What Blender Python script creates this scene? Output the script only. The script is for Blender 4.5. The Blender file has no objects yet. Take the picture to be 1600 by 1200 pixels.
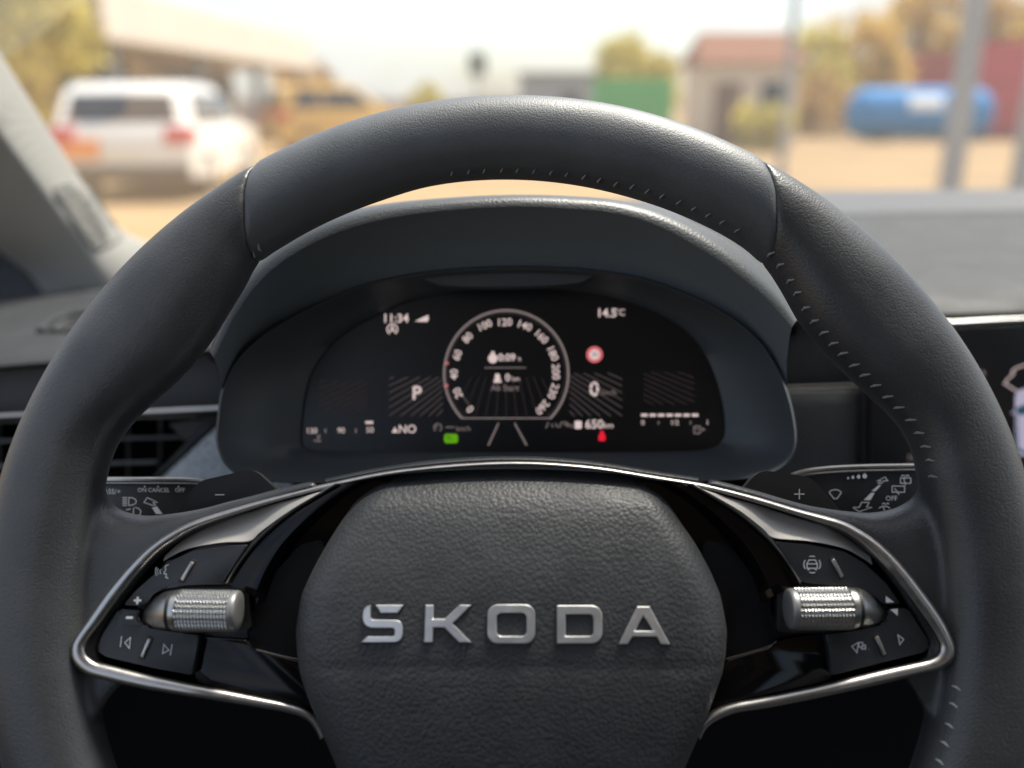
import bpy, bmesh, math, random
from mathutils import Vector, Matrix
random.seed(7)
S = bpy.context.scene
COL = S.collection
R = math.radians

# ------------------------------------------------------------------ camera
FPX = 1400.0                      # focal length in photo pixels (1600 wide)
PITCH = R(17.2)
CAM = Vector((0, 0, 1.25))
cd = bpy.data.cameras.new('camera'); cam = bpy.data.objects.new('camera', cd); COL.objects.link(cam)
cam.location = CAM; cam.rotation_euler = (R(90) - PITCH, 0, 0)
cd.sensor_width = 36; cd.lens = FPX / 1600 * 36; cd.clip_start = .02; cd.clip_end = 5000
cd.dof.use_dof = True; cd.dof.focus_distance = .344; cd.dof.aperture_fstop = 3.9
S.camera = cam

# ------------------------------------------------------------------ world, sun, exposure
SUN_EL, SUN_AZ = R(64), R(40)     # azimuth from straight ahead towards the right
w = bpy.data.worlds.new('World'); S.world = w; w.use_nodes = True
nt = w.node_tree; bg = nt.nodes['Background']
sky = nt.nodes.new('ShaderNodeTexSky'); sky.sky_type = 'NISHITA'; sky.sun_disc = False
sky.sun_elevation = SUN_EL; sky.sun_rotation = SUN_AZ; sky.air_density = 1.0; sky.dust_density = 2.5; sky.ozone_density = 1.0
tc = nt.nodes.new('ShaderNodeTexCoord'); mp = nt.nodes.new('ShaderNodeMapping'); mp.inputs['Scale'].default_value = (2.2, 2.2, 5)
nz = nt.nodes.new('ShaderNodeTexNoise'); nz.inputs['Scale'].default_value = 1.6; nz.inputs['Detail'].default_value = 5
cr = nt.nodes.new('ShaderNodeValToRGB'); cr.color_ramp.elements[0].position = .42; cr.color_ramp.elements[1].position = .62
mx = nt.nodes.new('ShaderNodeMix'); mx.data_type = 'RGBA'; mx.inputs[7].default_value = (3.7, 3.68, 3.6, 1)
nt.links.new(tc.outputs['Generated'], mp.inputs[0]); nt.links.new(mp.outputs[0], nz.inputs['Vector'])
nt.links.new(nz.outputs['Fac'], cr.inputs[0]); nt.links.new(cr.outputs[0], mx.inputs[0])
nt.links.new(sky.outputs[0], mx.inputs[6]); nt.links.new(mx.outputs[2], bg.inputs[0])
bg.inputs[1].default_value = .12
sd = bpy.data.lights.new('sun', 'SUN'); sd.energy = 3.9; sd.angle = R(18); sd.color = (1, .93, .82)
sun = bpy.data.objects.new('sun', sd); COL.objects.link(sun)
sdir = Vector((math.sin(SUN_AZ)*math.cos(SUN_EL), math.cos(SUN_AZ)*math.cos(SUN_EL), math.sin(SUN_EL)))
sun.rotation_euler = sdir.to_track_quat('Z', 'Y').to_euler(); sun.location = (0, 0, 30)
S.view_settings.view_transform = 'Standard'; S.view_settings.look = 'None'
S.view_settings.exposure = 1.38; S.view_settings.gamma = 1; S.view_settings.use_curve_mapping = False

# ------------------------------------------------------------------ helpers
FW = Vector((0, math.cos(PITCH), -math.sin(PITCH))); UP = Vector((0, math.sin(PITCH), math.cos(PITCH))); RT = Vector((1, 0, 0))
def ray(px, py): return RT*((px-800)/FPX) + UP*((600-py)/FPX) + FW
def at(px, py, z): return CAM + ray(px, py)*z

class Frame:
    """a plane of the place: origin, tilt about X (normal towards the driver, raised by tilt) and yaw"""
    def __init__(s, o, tilt, yaw=0):
        t = R(tilt); s.o = o
        rz = Matrix.Rotation(R(yaw), 3, 'Z')
        s.u = rz @ Vector((1, 0, 0)); s.v = rz @ Vector((0, math.sin(t), math.cos(t))); s.n = rz @ Vector((0, -math.cos(t), math.sin(t)))
        s.M = Matrix((( s.u.x, s.v.x, s.n.x, o.x), (s.u.y, s.v.y, s.n.y, o.y), (s.u.z, s.v.z, s.n.z, o.z), (0, 0, 0, 1)))
        s.I = s.M.inverted()
    def on(s, px, py, h=0.0):          # where the sight line meets the plane lifted by h
        d = ray(px, py); k = ((s.o - CAM).dot(s.n) + h) / d.dot(s.n)
        return s.I @ (CAM + d*k)
    def z(s, px, py, z): return s.I @ at(px, py, z)
    def w(s, p): return s.I @ Vector(p)

def tag(o, label=None, cat=None, group=None, kind=None):
    if label: o['label'] = label
    if cat: o['category'] = cat
    if group: o['group'] = group
    if kind: o['kind'] = kind
    return o
def empty(name, frame, label=None, cat=None, group=None, kind=None):
    o = bpy.data.objects.new(name, None); COL.objects.link(o); o.empty_display_size = .01
    o.matrix_world = frame.M; return tag(o, label, cat, group, kind)
def link(name, me, parent=None):
    o = bpy.data.objects.new(name, me); COL.objects.link(o)
    if parent: o.parent = parent
    return o
def finish(me, mat, smooth=True, ang=38):
    if mat: me.materials.append(mat)
    if smooth:
        me.polygons.foreach_set('use_smooth', [True]*len(me.polygons))
        me.set_sharp_from_angle(angle=R(ang))
    me.update()
def mesh(name, v, f, mat, parent=None, smooth=True, ang=38, recalc=True):
    me = bpy.data.meshes.new(name); me.from_pydata([tuple(p) for p in v], [], f)
    if recalc:
        bm = bmesh.new(); bm.from_mesh(me); bmesh.ops.recalc_face_normals(bm, faces=bm.faces); bm.to_mesh(me); bm.free()
    finish(me, mat, smooth, ang); return link(name, me, parent)
def bmobj(name, bm, mat, parent=None, smooth=True, ang=38):
    bmesh.ops.recalc_face_normals(bm, faces=bm.faces)
    me = bpy.data.meshes.new(name); bm.to_mesh(me); bm.free(); finish(me, mat, smooth, ang); return link(name, me, parent)

def spline(pts, n=6, closed=False):
    """Catmull-Rom through the points"""
    P = [Vector(p) for p in pts]; out = []; m = len(P)
    rng = range(m) if closed else range(m-1)
    for i in rng:
        if closed: a, b, c, d = P[(i-1) % m], P[i], P[(i+1) % m], P[(i+2) % m]
        else: a, b, c, d = P[max(i-1, 0)], P[i], P[i+1], P[min(i+2, m-1)]
        for k in range(n):
            t = k/n
            out.append(.5*((2*b)+(c-a)*t+(2*a-5*b+4*c-d)*t*t+(3*b-3*c+d-a)*t**3))
    if not closed: out.append(P[-1])
    return out
def rounded(pts, r, n=4):
    """polygon with its corners rounded (r in the same unit)"""
    out = []; m = len(pts)
    for i in range(m):
        a, b, c = Vector(pts[i-1][:2]), Vector(pts[i][:2]), Vector(pts[(i+1) % m][:2])
        d1, d2 = (a-b), (c-b); rr = min(r, d1.length*.45, d2.length*.45)
        p, q = b+d1.normalized()*rr, b+d2.normalized()*rr
        for k in range(n+1):
            t = k/n; out.append((1-t)**2*p+2*t*(1-t)*b+t*t*q)
    return out
def grid(rows, closed=False):
    n = len(rows[0]); v = [p for r in rows for p in r]; f = []
    for i in range(len(rows)-1):
        for j in range(n if closed else n-1):
            a = i*n+j; b = i*n+(j+1) % n; f.append((a, b, b+n, a+n))
    return v, f
def gridobj(name, rows, mat, parent=None, closed=False, caps=False, **k):
    v, f = grid(rows, closed); n = len(rows[0])
    if caps: f.append(tuple(range(n))); f.append(tuple(range((len(rows)-1)*n, len(rows)*n)))
    return mesh(name, v, f, mat, parent, **k)
def prism(name, front, back, mat, parent=None, bevel=0, seg=2, **k):
    """closed solid between a front and a back outline (3-D, same count); front edge bevelled"""
    bm = bmesh.new(); n = len(front)
    a = [bm.verts.new(p) for p in front]; b = [bm.verts.new(p) for p in back]
    ff = bm.faces.new(a); bm.faces.new(b[::-1])
    for i in range(n): bm.faces.new((a[i], b[i], b[(i+1) % n], a[(i+1) % n]))
    if bevel:
        bmesh.ops.bevel(bm, geom=list(ff.edges), offset=bevel, segments=seg, profile=.5, affect='EDGES', clamp_overlap=True)
    return bmobj(name, bm, mat, parent, **k)
def plate(name, fr, pix, h0, h1, mat, parent, bevel=0, seg=2, **k):
    """traced outline on plane fr: front at height h1, back at h0"""
    f = [fr.on(p[0], p[1], h1) for p in pix]; b = [Vector((p.x, p.y, h0)) for p in f]
    return prism(name, f, b, mat, parent, bevel, seg, **k)
def tube(name, path, r, mat, parent=None, n=10, caps=True, ra=None):
    """round bar along a 3-D path; r a number or list"""
    P = [Vector(p) for p in path]; rows = []
    up = None
    for i, p in enumerate(P):
        t = (P[min(i+1, len(P)-1)]-P[max(i-1, 0)]).normalized()
        if up is None: up = t.orthogonal().normalized()
        up = (up - t*up.dot(t)).normalized(); s = t.cross(up)
        rr = r[i] if isinstance(r, (list, tuple)) else r
        rows.append([p+up*rr*math.cos(2*math.pi*k/n)+s*rr*math.sin(2*math.pi*k/n) for k in range(n)])
    return gridobj(name, rows, mat, parent, closed=True, caps=caps)
def bar(name, a, b, wd, th, nrm, mat, parent=None, bevel=.0002):
    """flat bar from a to b, width wd, thickness th along nrm"""
    a, b, nrm = Vector(a), Vector(b), Vector(nrm).normalized(); d = (b-a).normalized(); s = nrm.cross(d).normalized()*wd/2
    fr_ = [a-s+nrm*th, b-s+nrm*th, b+s+nrm*th, a+s+nrm*th]; bk = [a-s, b-s, b+s, a+s]
    return prism(name, fr_, bk, mat, parent, bevel, 2)
def box(bm, c, sz, rz=0):
    M = Matrix.Translation(c) @ Matrix.Rotation(rz, 4, 'Z') @ Matrix.Diagonal((*sz, 1))
    return bmesh.ops.create_cube(bm, size=1, matrix=M)['verts']

_txt = {}
def text(name, s, fr, px, py, hpx, h, mat, parent, rot=0, wide=1.0, align='CENTER', bold=0.0, thick=.00012):
    """lettering as thin raised print: centre pixel, cap height in pixels"""
    cu = bpy.data.curves.new('t', 'FONT'); cu.body = s; cu.align_x = align; cu.align_y = 'CENTER'; cu.size = 1; cu.resolution_u = 3; cu.offset = bold
    ob = bpy.data.objects.new('t', cu); COL.objects.link(ob)
    me = bpy.data.meshes.new_from_object(ob.evaluated_get(bpy.context.evaluated_depsgraph_get()))
    bpy.data.objects.remove(ob); bpy.data.curves.remove(cu)
    c = fr.on(px, py, h); e = fr.on(px, py-1, h); unit = (e-c).length
    sc = hpx*unit/.70
    yo = 0
    M = Matrix.Translation(c) @ Matrix.Rotation(rot, 4, 'Z') @ Matrix.Diagonal((sc*wide, sc, 1, 1))
    me.transform(M); me.materials.clear(); me.materials.append(mat); me.name = name
    return link(name, me, parent)
def icon(name, fr, strokes, wpx, h, mat, parent):
    """line icon: list of pixel polylines (closed when first == last) drawn as thin flat bands; a tuple ('fill', pts) is filled"""
    v, f = [], []
    for st in strokes:
        if st[0] == 'fill':
            b = len(v); v += [fr.on(p[0], p[1], h) for p in st[1]]; f.append(tuple(range(b, b+len(st[1])))); continue
        pts = [Vector(p) for p in st]; cl = (pts[0]-pts[-1]).length < 1e-6
        if cl: pts = pts[:-1]
        m = len(pts); L, Rr = [], []
        for i in range(m):
            p0 = pts[(i-1) % m] if (cl or i > 0) else pts[i]; p2 = pts[(i+1) % m] if (cl or i < m-1) else pts[i]
            d1 = (pts[i]-p0); d2 = (p2-pts[i])
            d1 = d1.normalized() if d1.length > 1e-9 else d2.normalized(); d2 = d2.normalized() if d2.length > 1e-9 else d1
            t = d1+d2; t = t.normalized() if t.length > 1e-6 else d1
            nn = Vector((-t.y, t.x)); k = wpx/2/max(.4, abs(nn.dot(Vector((-d1.y, d1.x)))))
            L.append(pts[i]+nn*k); Rr.append(pts[i]-nn*k)
        b = len(v); v += [fr.on(p.x, p.y, h) for p in L]+[fr.on(p.x, p.y, h) for p in Rr]
        for i in range(m if cl else m-1):
            j = (i+1) % m; f.append((b+i, b+j, b+m+j, b+m+i))
    return mesh(name, v, f, mat, parent, smooth=False)
def arc(cx, cy, rx, ry, a0, a1, n=14): return [(cx+rx*math.cos(R(a0+(a1-a0)*i/n)), cy-ry*math.sin(R(a0+(a1-a0)*i/n))) for i in range(n+1)]

# ------------------------------------------------------------------ materials
def M(name, col, rough=.5, metal=0, spec=.5, bump=None, dust=0, sheen=0, emit=None, coat=0, var=0, var_scale=40, bump2=None):
    m = bpy.data.materials.new(name); m.use_nodes = True; t = m.node_tree; b = t.nodes['Principled BSDF']
    b.inputs['Base Color'].default_value = (*col, 1); b.inputs['Roughness'].default_value = rough
    b.inputs['Metallic'].default_value = metal; b.inputs['Specular IOR Level'].default_value = spec
    b.inputs['Coat Weight'].default_value = coat; b.inputs['Sheen Weight'].default_value = sheen; b.inputs['Sheen Roughness'].default_value = .45
    N, Lk = t.nodes, t.links
    tcn = N.new('ShaderNodeTexCoord'); cs = None
    if var:
        n1 = N.new('ShaderNodeTexNoise'); n1.inputs['Scale'].default_value = var_scale; n1.inputs['Detail'].default_value = 6; Lk.new(tcn.outputs['Object'], n1.inputs['Vector'])
        mr = N.new('ShaderNodeMapRange'); mr.inputs[1].default_value = .3; mr.inputs[2].default_value = .7; mr.inputs[3].default_value = 1-var; mr.inputs[4].default_value = 1+var
        Lk.new(n1.outputs['Fac'], mr.inputs[0])
        hm = N.new('ShaderNodeMix'); hm.data_type = 'RGBA'; hm.blend_type = 'MULTIPLY'; hm.inputs[0].default_value = 1; hm.inputs[6].default_value = (*col, 1)
        Lk.new(mr.outputs[0], hm.inputs[7]); cs = hm.outputs[2]
        rr = N.new('ShaderNodeMapRange'); rr.inputs[1].default_value = .3; rr.inputs[2].default_value = .7; rr.inputs[3].default_value = rough*.88; rr.inputs[4].default_value = min(1, rough*1.12)
        Lk.new(n1.outputs['Fac'], rr.inputs[0]); Lk.new(rr.outputs[0], b.inputs['Roughness'])
    if dust:                           # scattered lint and dust specks
        vo = N.new('ShaderNodeTexVoronoi'); vo.inputs['Scale'].default_value = dust; Lk.new(tcn.outputs['Object'], vo.inputs['Vector'])
        sp = N.new('ShaderNodeSeparateColor'); Lk.new(vo.outputs['Color'], sp.inputs[0])
        rad = N.new('ShaderNodeMath'); rad.operation = 'MULTIPLY'; rad.inputs[1].default_value = .032; Lk.new(sp.outputs[0], rad.inputs[0])
        lt = N.new('ShaderNodeMath'); lt.operation = 'LESS_THAN'; Lk.new(vo.outputs['Distance'], lt.inputs[0]); Lk.new(rad.outputs[0], lt.inputs[1])
        g = N.new('ShaderNodeMath'); g.operation = 'GREATER_THAN'; g.inputs[1].default_value = .45; Lk.new(sp.outputs[1], g.inputs[0])
        ml = N.new('ShaderNodeMath'); ml.operation = 'MULTIPLY'; Lk.new(lt.outputs[0], ml.inputs[0]); Lk.new(g.outputs[0], ml.inputs[1])
        ms = N.new('ShaderNodeMath'); ms.operation = 'MULTIPLY'; ms.inputs[1].default_value = .35; Lk.new(ml.outputs[0], ms.inputs[0])
        dm = N.new('ShaderNodeMix'); dm.data_type = 'RGBA'; dm.inputs[6].default_value = (*col, 1); dm.inputs[7].default_value = (.5, .48, .45, 1)
        if cs: Lk.new(cs, dm.inputs[6])
        Lk.new(ms.outputs[0], dm.inputs[0]); cs = dm.outputs[2]
    if cs: Lk.new(cs, b.inputs['Base Color'])
    prev = None
    for bp in (bump, bump2):
        if not bp: continue
        kind, sc, dist = bp[:3]; stretch = bp[3] if len(bp) > 3 else (1, 1, 1)
        mpn = N.new('ShaderNodeMapping'); mpn.inputs['Scale'].default_value = stretch; Lk.new(tcn.outputs['Object'], mpn.inputs[0])
        if kind == 'grain':
            dn = N.new('ShaderNodeTexNoise'); dn.inputs['Scale'].default_value = sc*.7; Lk.new(mpn.outputs[0], dn.inputs['Vector'])
            ad = N.new('ShaderNodeVectorMath'); ad.operation = 'MULTIPLY_ADD'; ad.inputs[1].default_value = (.3/sc,)*3
            Lk.new(dn.outputs['Color'], ad.inputs[0]); Lk.new(mpn.outputs[0], ad.inputs[2])
            tx = N.new('ShaderNodeTexVoronoi'); tx.feature = 'F1'; tx.inputs['Scale'].default_value = sc
            Lk.new(ad.outputs[0], tx.inputs['Vector']); out = tx.outputs['Distance']; inv = True
        elif kind == 'noise':
            tx = N.new('ShaderNodeTexNoise'); tx.inputs['Scale'].default_value = sc; tx.inputs['Detail'].default_value = 4; Lk.new(mpn.outputs[0], tx.inputs['Vector']); out = tx.outputs['Fac']; inv = False
        elif kind == 'wave':
            tx = N.new('ShaderNodeTexWave'); tx.inputs['Scale'].default_value = sc; tx.inputs['Distortion'].default_value = 0; Lk.new(mpn.outputs[0], tx.inputs['Vector']); out = tx.outputs['Fac']; inv = False
        bn = N.new('ShaderNodeBump'); bn.inputs['Strength'].default_value = 1; bn.inputs['Distance'].default_value = dist; bn.invert = inv
        Lk.new(out, bn.inputs['Height'])
        if prev: Lk.new(prev, bn.inputs['Normal'])
        prev = bn.outputs[0]
    if prev: Lk.new(prev, b.inputs['Normal'])
    if emit:
        b.inputs['Emission Color'].default_value = (*emit[:3], 1); b.inputs['Emission Strength'].default_value = emit[3]
    return m

m_leather = M('leather', (.031, .033, .036), .42, spec=.55, sheen=.04, bump=('grain', 1450, .00010), dust=46, var=.22, var_scale=45, bump2=('noise', 90, .00006))
m_leather_skylit = M('smooth_leather_skylit', (.066, .074, .083), .50, spec=.5, sheen=.05, bump=('grain', 1600, .00009), dust=75, var=.10, var_scale=50)  # smooth leather, its blue-grey raised to include sky light on the rim top
m_pad = M('airbag_vinyl', (.026, .028, .031), .52, spec=.5, sheen=.03, bump=('grain', 700, .00019), dust=48, var=.10, var_scale=70)
m_chrome = M('satin_chrome', (.43, .415, .40), .34, metal=1, var=.05, var_scale=300)
m_dchrome = M('dark_satin_trim', (.40, .38, .37), .30, metal=1, var=.05, var_scale=300)
m_silver = M('satin_silver', (.42, .42, .415), .33, metal=1, bump=('noise', 4000, .00001))
m_cap = M('roller_cap', (.22, .22, .22), .42, metal=.5)
m_letter = M('letter_metal', (.80, .81, .83), .34, metal=.9, var=.04, var_scale=200)
m_gloss = M('piano_black', (.003, .003, .0035), .10, spec=.22, dust=70)
m_groove = M('black_groove', (.004, .004, .004), .6)
m_satin = M('graphite_satin', (.36, .345, .325), .55, metal=.2, spec=.5, bump=('noise', 3500, .00003), dust=120)
m_button = M('button_black', (.018, .019, .022), .42, spec=.45, dust=160, var=.08, var_scale=90)
m_matte = M('matte_black_plastic', (.016, .016, .017), .6, spec=.35, bump=('noise', 2500, .00004))
m_dark = M('dark_plastic', (.006, .006, .007), .8, spec=.15)
m_slat = M('vent_grey', (.075, .08, .086), .5, spec=.45)
m_relief = M('relief_grey', (.060, .065, .072), .45)
m_icon = M('grey_print', (.55, .58, .61), .5)
m_iconw = M('white_print', (.80, .82, .82), .5)
m_thread = M('grey_thread', (.20, .22, .22), .8, bump=('noise', 6000, .00008))
m_hood = M('hood_vinyl', (.030, .034, .037), .42, spec=.5, bump=('grain', 1100, .00012), dust=60)
m_hood_veil = M('hood_inner_veil', (.135, .158, .175), .62, spec=.35, bump=('noise', 1500, .00004))  # hood underside, base colour lightened to hold the veiling flare
m_dash = M('dash_vinyl', (.024, .026, .029), .62, spec=.28, bump=('grain', 800, .0002), dust=36, var=.08)
m_dashd = M('dash_lower', (.030, .032, .036), .55, spec=.4, bump=('grain', 800, .0002))
m_ribbed = M('ribbed_strip', (.05, .05, .052), .5, bump=('wave', 42, .0009, (1, .12, 0)))
m_fabric = M('melange_fabric', (.34, .38, .42), .9, spec=.2, bump=('noise', 1400, .0005), var=.55, var_scale=700)
m_pillar = M('pillar_textile', (.27, .265, .245), .85, spec=.2, bump=('wave', 150, .00018, (1, 1, 1.4)), var=.05, var_scale=500)
m_glassy = M('display_glass', (.008, .009, .011), .32, spec=.5)
m_bezel = M('cluster_bezel', (.070, .080, .088), .45, spec=.5)
m_roof = M('roof_lining', (.45, .45, .45), .9)
m_cab = M('cabin_trim', (.03, .03, .032), .8)
EM = 1.0
def E(n, c, s): return M(n, (0, 0, 0), .6, spec=.1, emit=(*c, s*EM))
e_white = E('lit_white', (1, .80, .77), .27)
e_dim = E('lit_dim', (1, .80, .78), .075)
e_ring = E('lit_ring', (1, .82, .80), .085)
e_line = E('lit_line', (1, .80, .82), .022)
e_line2 = E('lit_line_faint', (1, .72, .76), .011)
e_red = E('lit_red', (1, .02, .05), .30)
e_rose = E('lit_rose', (1, .22, .25), .26)
e_green = E('lit_green', (.32, 1, .02), .13)
e_lav = E('lit_lavender', (.78, .72, .95), .20)
e_blue = E('lit_blue', (.06, .17, .26), .16)

# ------------------------------------------------------------------ ground and sky-lit outside
HAND = {}
def ground_at(px, py):
    d = ray(px, py); k = -CAM.z/d.z; return CAM + d*k
def gp(px, D):          # ground point on the sight column px at forward distance D
    return Vector(((px-800)/FPX*D*1.04, D, 0))
m_ground = M('sandy_ground', (.27, .185, .10), .95, spec=.1, var=.22, var_scale=.35, bump=('noise', 6, .03))
gm = bpy.data.meshes.new('ground')
mesh('ground', [(-900, -60, 0), (900, -60, 0), (900, 1500, 0), (-900, 1500, 0)], [(0, 1, 2, 3)], m_ground, smooth=False)['kind'] = 'structure'

# ------------------------------------------------------------------ cabin shell round the camera (shades the interior)
CX = .37                                   # middle of the car
def shell(name, pts, mat, th, label, cat):
    P = [Vector(p) for p in pts]; nrm = (P[1]-P[0]).cross(P[2]-P[0]).normalized()
    o = prism(name, P, [p-nrm*th for p in P], mat, None, .004, 2); o['kind'] = 'structure'; return o
H = CAM.z
shell('roof_lining', [(CX-.66, .10, H+.38), (CX+.66, .10, H+.38), (CX+.66, -1.9, H+.40), (CX-.66, -1.9, H+.40)], m_roof, -.05, '', '')
shell('wall_left', [(CX-.78, 1.0, H-.25), (CX-.78, -1.9, H-.20), (CX-.74, -1.9, H-1.0), (CX-.74, 1.0, H-1.0)], m_cab, .05, '', '')
shell('wall_right', [(CX+.78, -1.9, H-.12), (CX+.78, 1.0, H-.19), (CX+.74, 1.0, H-1.0), (CX+.74, -1.9, H-1.0)], m_cab, .05, '', '')
shell('floor', [(CX-.74, 1.1, H-.98), (CX+.74, 1.1, H-.98), (CX+.74, -1.9, H-.98), (CX-.74, -1.9, H-.98)], m_cab, .03, '', '')
shell('bulkhead', [(CX-.73, .95, H-.2), (CX+.73, .95, H-.2), (CX+.73, .95, H-.97), (CX-.73, .95, H-.97)], m_cab, .03, '', '')
shell('seat_back', [(-.27, -.32, H+.02), (.27, -.32, H+.02), (.27, -.30, H-.9), (-.27, -.30, H-.9)], m_cab, .10, '', '')
shell('head_rest', [(-.15, -.36, H+.24), (.15, -.36, H+.24), (.15, -.33, H+.05), (-.15, -.33, H+.05)], m_cab, .10, '', '')
shell('seat_back', [(.47, -.32, H+.02), (1.01, -.32, H+.02), (1.01, -.30, H-.9), (.47, -.30, H-.9)], m_cab, .10, '', '')
shell('head_rest', [(.59, -.36, H+.24), (.89, -.36, H+.24), (.89, -.33, H+.05), (.59, -.33, H+.05)], m_cab, .10, '', '')
shell('wall_rear', [(CX-.72, -1.6, H-.04), (CX+.72, -1.6, H-.04), (CX+.72, -1.6, H-.97), (CX-.72, -1.6, H-.97)], m_cab, .08, '', '')

# ------------------------------------------------------------------ steering wheel
WF = Frame(at(803, 970, .32), 25.0)
wheel = empty('steering_wheel', WF, 'black leather steering wheel with satin chrome trim, round airbag cover and raised silver brand letters', 'steering wheel')
CPX, CPY = 802, 965
OUT = [(-90, 822), (-45, 826), (0, 829), (20, 826), (43, 816), (62, 811), (76, 812), (90, 812), (104, 812), (119, 812), (136, 817), (160, 826), (180, 829), (225, 826), (270, 822)]
INN = [(-90, 668), (-40, 666), (-12, 661), (0, 662), (12, 664), (19, 668), (22, 674), (26, 672), (29, 663), (33, 650), (37.5, 640), (41.5, 637), (46, 642), (51, 662), (54, 674), (58, 682), (66, 683), (75, 683), (90, 686), (101, 688), (108, 685), (121, 684), (126, 682), (129, 666), (133, 651), (138, 638), (142, 637), (146, 643), (151, 660), (155, 672), (158, 675), (161, 672), (168, 665), (180, 662), (192, 661), (220, 666), (270, 668)]
def lut(T, a):
    for i in range(len(T)-1):
        if T[i][0] <= a <= T[i+1][0]:
            p0, p1, p2, p3 = T[max(i-1, 0)], T[i], T[i+1], T[min(i+2, len(T)-1)]
            t = (a-p1[0])/(p2[0]-p1[0])
            m1 = (p2[1]-p0[1])/(p2[0]-p0[0])*(p2[0]-p1[0]); m2 = (p3[1]-p1[1])/(p3[0]-p1[0])*(p2[0]-p1[0])
            return (2*t**3-3*t*t+1)*p1[1]+(t**3-2*t*t+t)*m1+(-2*t**3+3*t*t)*p2[1]+(t**3-t*t)*m2
    return T[0][1] if a < T[0][0] else T[-1][1]
def rimpt(th, ph, grow=0.0, shrink=1.0):
    """point on the rim: th around the wheel, ph around the tube (0 = outer edge, 90 = towards the driver, 180 = inner edge)"""
    a = R(th); ro, ri = lut(OUT, th), lut(INN, th)
    po = WF.on(CPX+ro*math.cos(a), CPY-ro*math.sin(a)); pi = WF.on(CPX+ri*math.cos(a), CPY-ri*math.sin(a))
    mid = (po+pi)/2; d = (po-pi); hw = d.length/2; d.normalize()
    b = .0145+.10*max(0, hw-.0148)
    vd = WF.I.to_3x3() @ (WF.M @ mid - CAM); tn = vd.dot(d)/vd.z
    hw = math.sqrt(max(1e-6, hw*hw-(b*tn)**2))*.985
    c, s = math.cos(R(ph)), math.sin(R(ph)); e = 2/2.25
    x = math.copysign(abs(c)**e, c)*(hw+grow)*shrink; z = math.copysign(abs(s)**e, s)*(b+grow)*shrink
    return mid + d*x + Vector((0, 0, z))
# -- the smooth top section between the two seams
NP = 72
def seamL(ph): return 122.8 - 3.4*math.cos(R(ph))
def seamR(ph): return 58.0 + 3.9*math.cos(R(ph))
rows = []
ss = [0, .002, .005, .010, .018] + [i/60 for i in range(2, 59)] + [.982, .990, .995, .998, 1]
for s in ss:
    e = min(s, 1-s); roll = 1.0
    g = .0006 if e > .018 else .0006-.0030*(1-math.sqrt(max(0, 1-(1-e/.018)**2)))**1.0
    rows.append([rimpt(seamL(360*k/NP)*(1-s)+seamR(360*k/NP)*s, 360*k/NP, g) for k in range(NP)])
top = gridobj('leather_top_section', rows, m_leather_skylit, wheel, closed=True, caps=True)
top['label'] = 'smooth leather section across the top of the rim'
# -- the two grips: rim tube plus leather spoke, fused into one skin
def fused(name, parts, mat, vox=.0011, it=26):
    v, f = [], []
    for pv, pf in parts:
        b = len(v); v += pv; f += [tuple(i+b for i in q) for q in pf]
    me = bpy.data.meshes.new(name); me.from_pydata([tuple(p) for p in v], [], f)
    bm = bmesh.new(); bm.from_mesh(me)
    bmesh.ops.recalc_face_normals(bm, faces=bm.faces); bm.to_mesh(me); bm.free()
    ob = bpy.data.objects.new('tmp', me); COL.objects.link(ob)
    r = ob.modifiers.new('r', 'REMESH'); r.mode = 'VOXEL'; r.voxel_size = vox; r.adaptivity = 0
    s = ob.modifiers.new('s', 'SMOOTH'); s.factor = .5; s.iterations = it
    out = bpy.data.meshes.new_from_object(ob.evaluated_get(bpy.context.evaluated_depsgraph_get()))
    bpy.data.objects.remove(ob); out.name = name; out.materials.clear(); finish(out, mat, True, 180)
    return link(name, out, wheel)
def tube_rows(t0f, t1f, n):
    rows = []
    for i in range(n+1):
        s = i/n; e = s if t0f is seamL or t0f is seamR else 1
        row = []
        for k in range(NP):
            ph = 360*k/NP; th = t0f(ph)*(1-s)+t1f(ph)*s
            row.append(rimpt(th, ph, .0004))
        rows.append(row)
    v, f = grid(rows, True); f.append(tuple(range(NP))); f.append(tuple(range(n*NP, (n+1)*NP)))
    return v, f
def solid(pix, h0, h1, bevel, seg=4):
    f = [WF.on(p[0], p[1], h1) for p in pix]; b = [WF.on(p[0], p[1], h0) for p in pix]; n = len(f)
    bm = bmesh.new(); a = [bm.verts.new(p) for p in f]; c = [bm.verts.new(p) for p in b]
    ff = bm.faces.new(a); bm.faces.new(c[::-1])
    for i in range(n): bm.faces.new((a[i], c[i], c[(i+1) % n], a[(i+1) % n]))
    bmesh.ops.bevel(bm, geom=list(ff.edges), offset=bevel, segments=seg, profile=.5, affect='EDGES', clamp_overlap=True)
    bm.verts.index_update(); v = [x.co.copy() for x in bm.verts]; fs = [tuple(x.index for x in q.verts) for q in bm.faces]; bm.free(); return v, fs
edgeL = [(150, 735), (160, 752), (170, 775), (182, 791), (205, 801), (234, 805), (272, 802), (319, 794), (356, 784), (400, 773), (440, 762), (494, 750)]
lowL = [(96, 860), (110, 885), (130, 905), (158, 905), (195, 885), (228, 858), (266, 834), (312, 815), (354, 800), (399, 787), (439, 775), (495, 761)]
padL = lowL + [(500, 762), (433, 784), (367, 806), (310, 828), (270, 852), (235, 885), (200, 930), (170, 975), (150, 1010), (155, 1030), (180, 1050), (205, 1058), (188, 1070), (172, 1090), (150, 1120), (70, 1120), (50, 950), (70, 860)]
edgeR = [(1447, 735), (1440, 752), (1430, 770), (1415, 784), (1394, 794), (1364, 800), (1328, 799), (1281, 793), (1244, 785), (1190, 769), (1150, 758), (1106, 747)]
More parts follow.
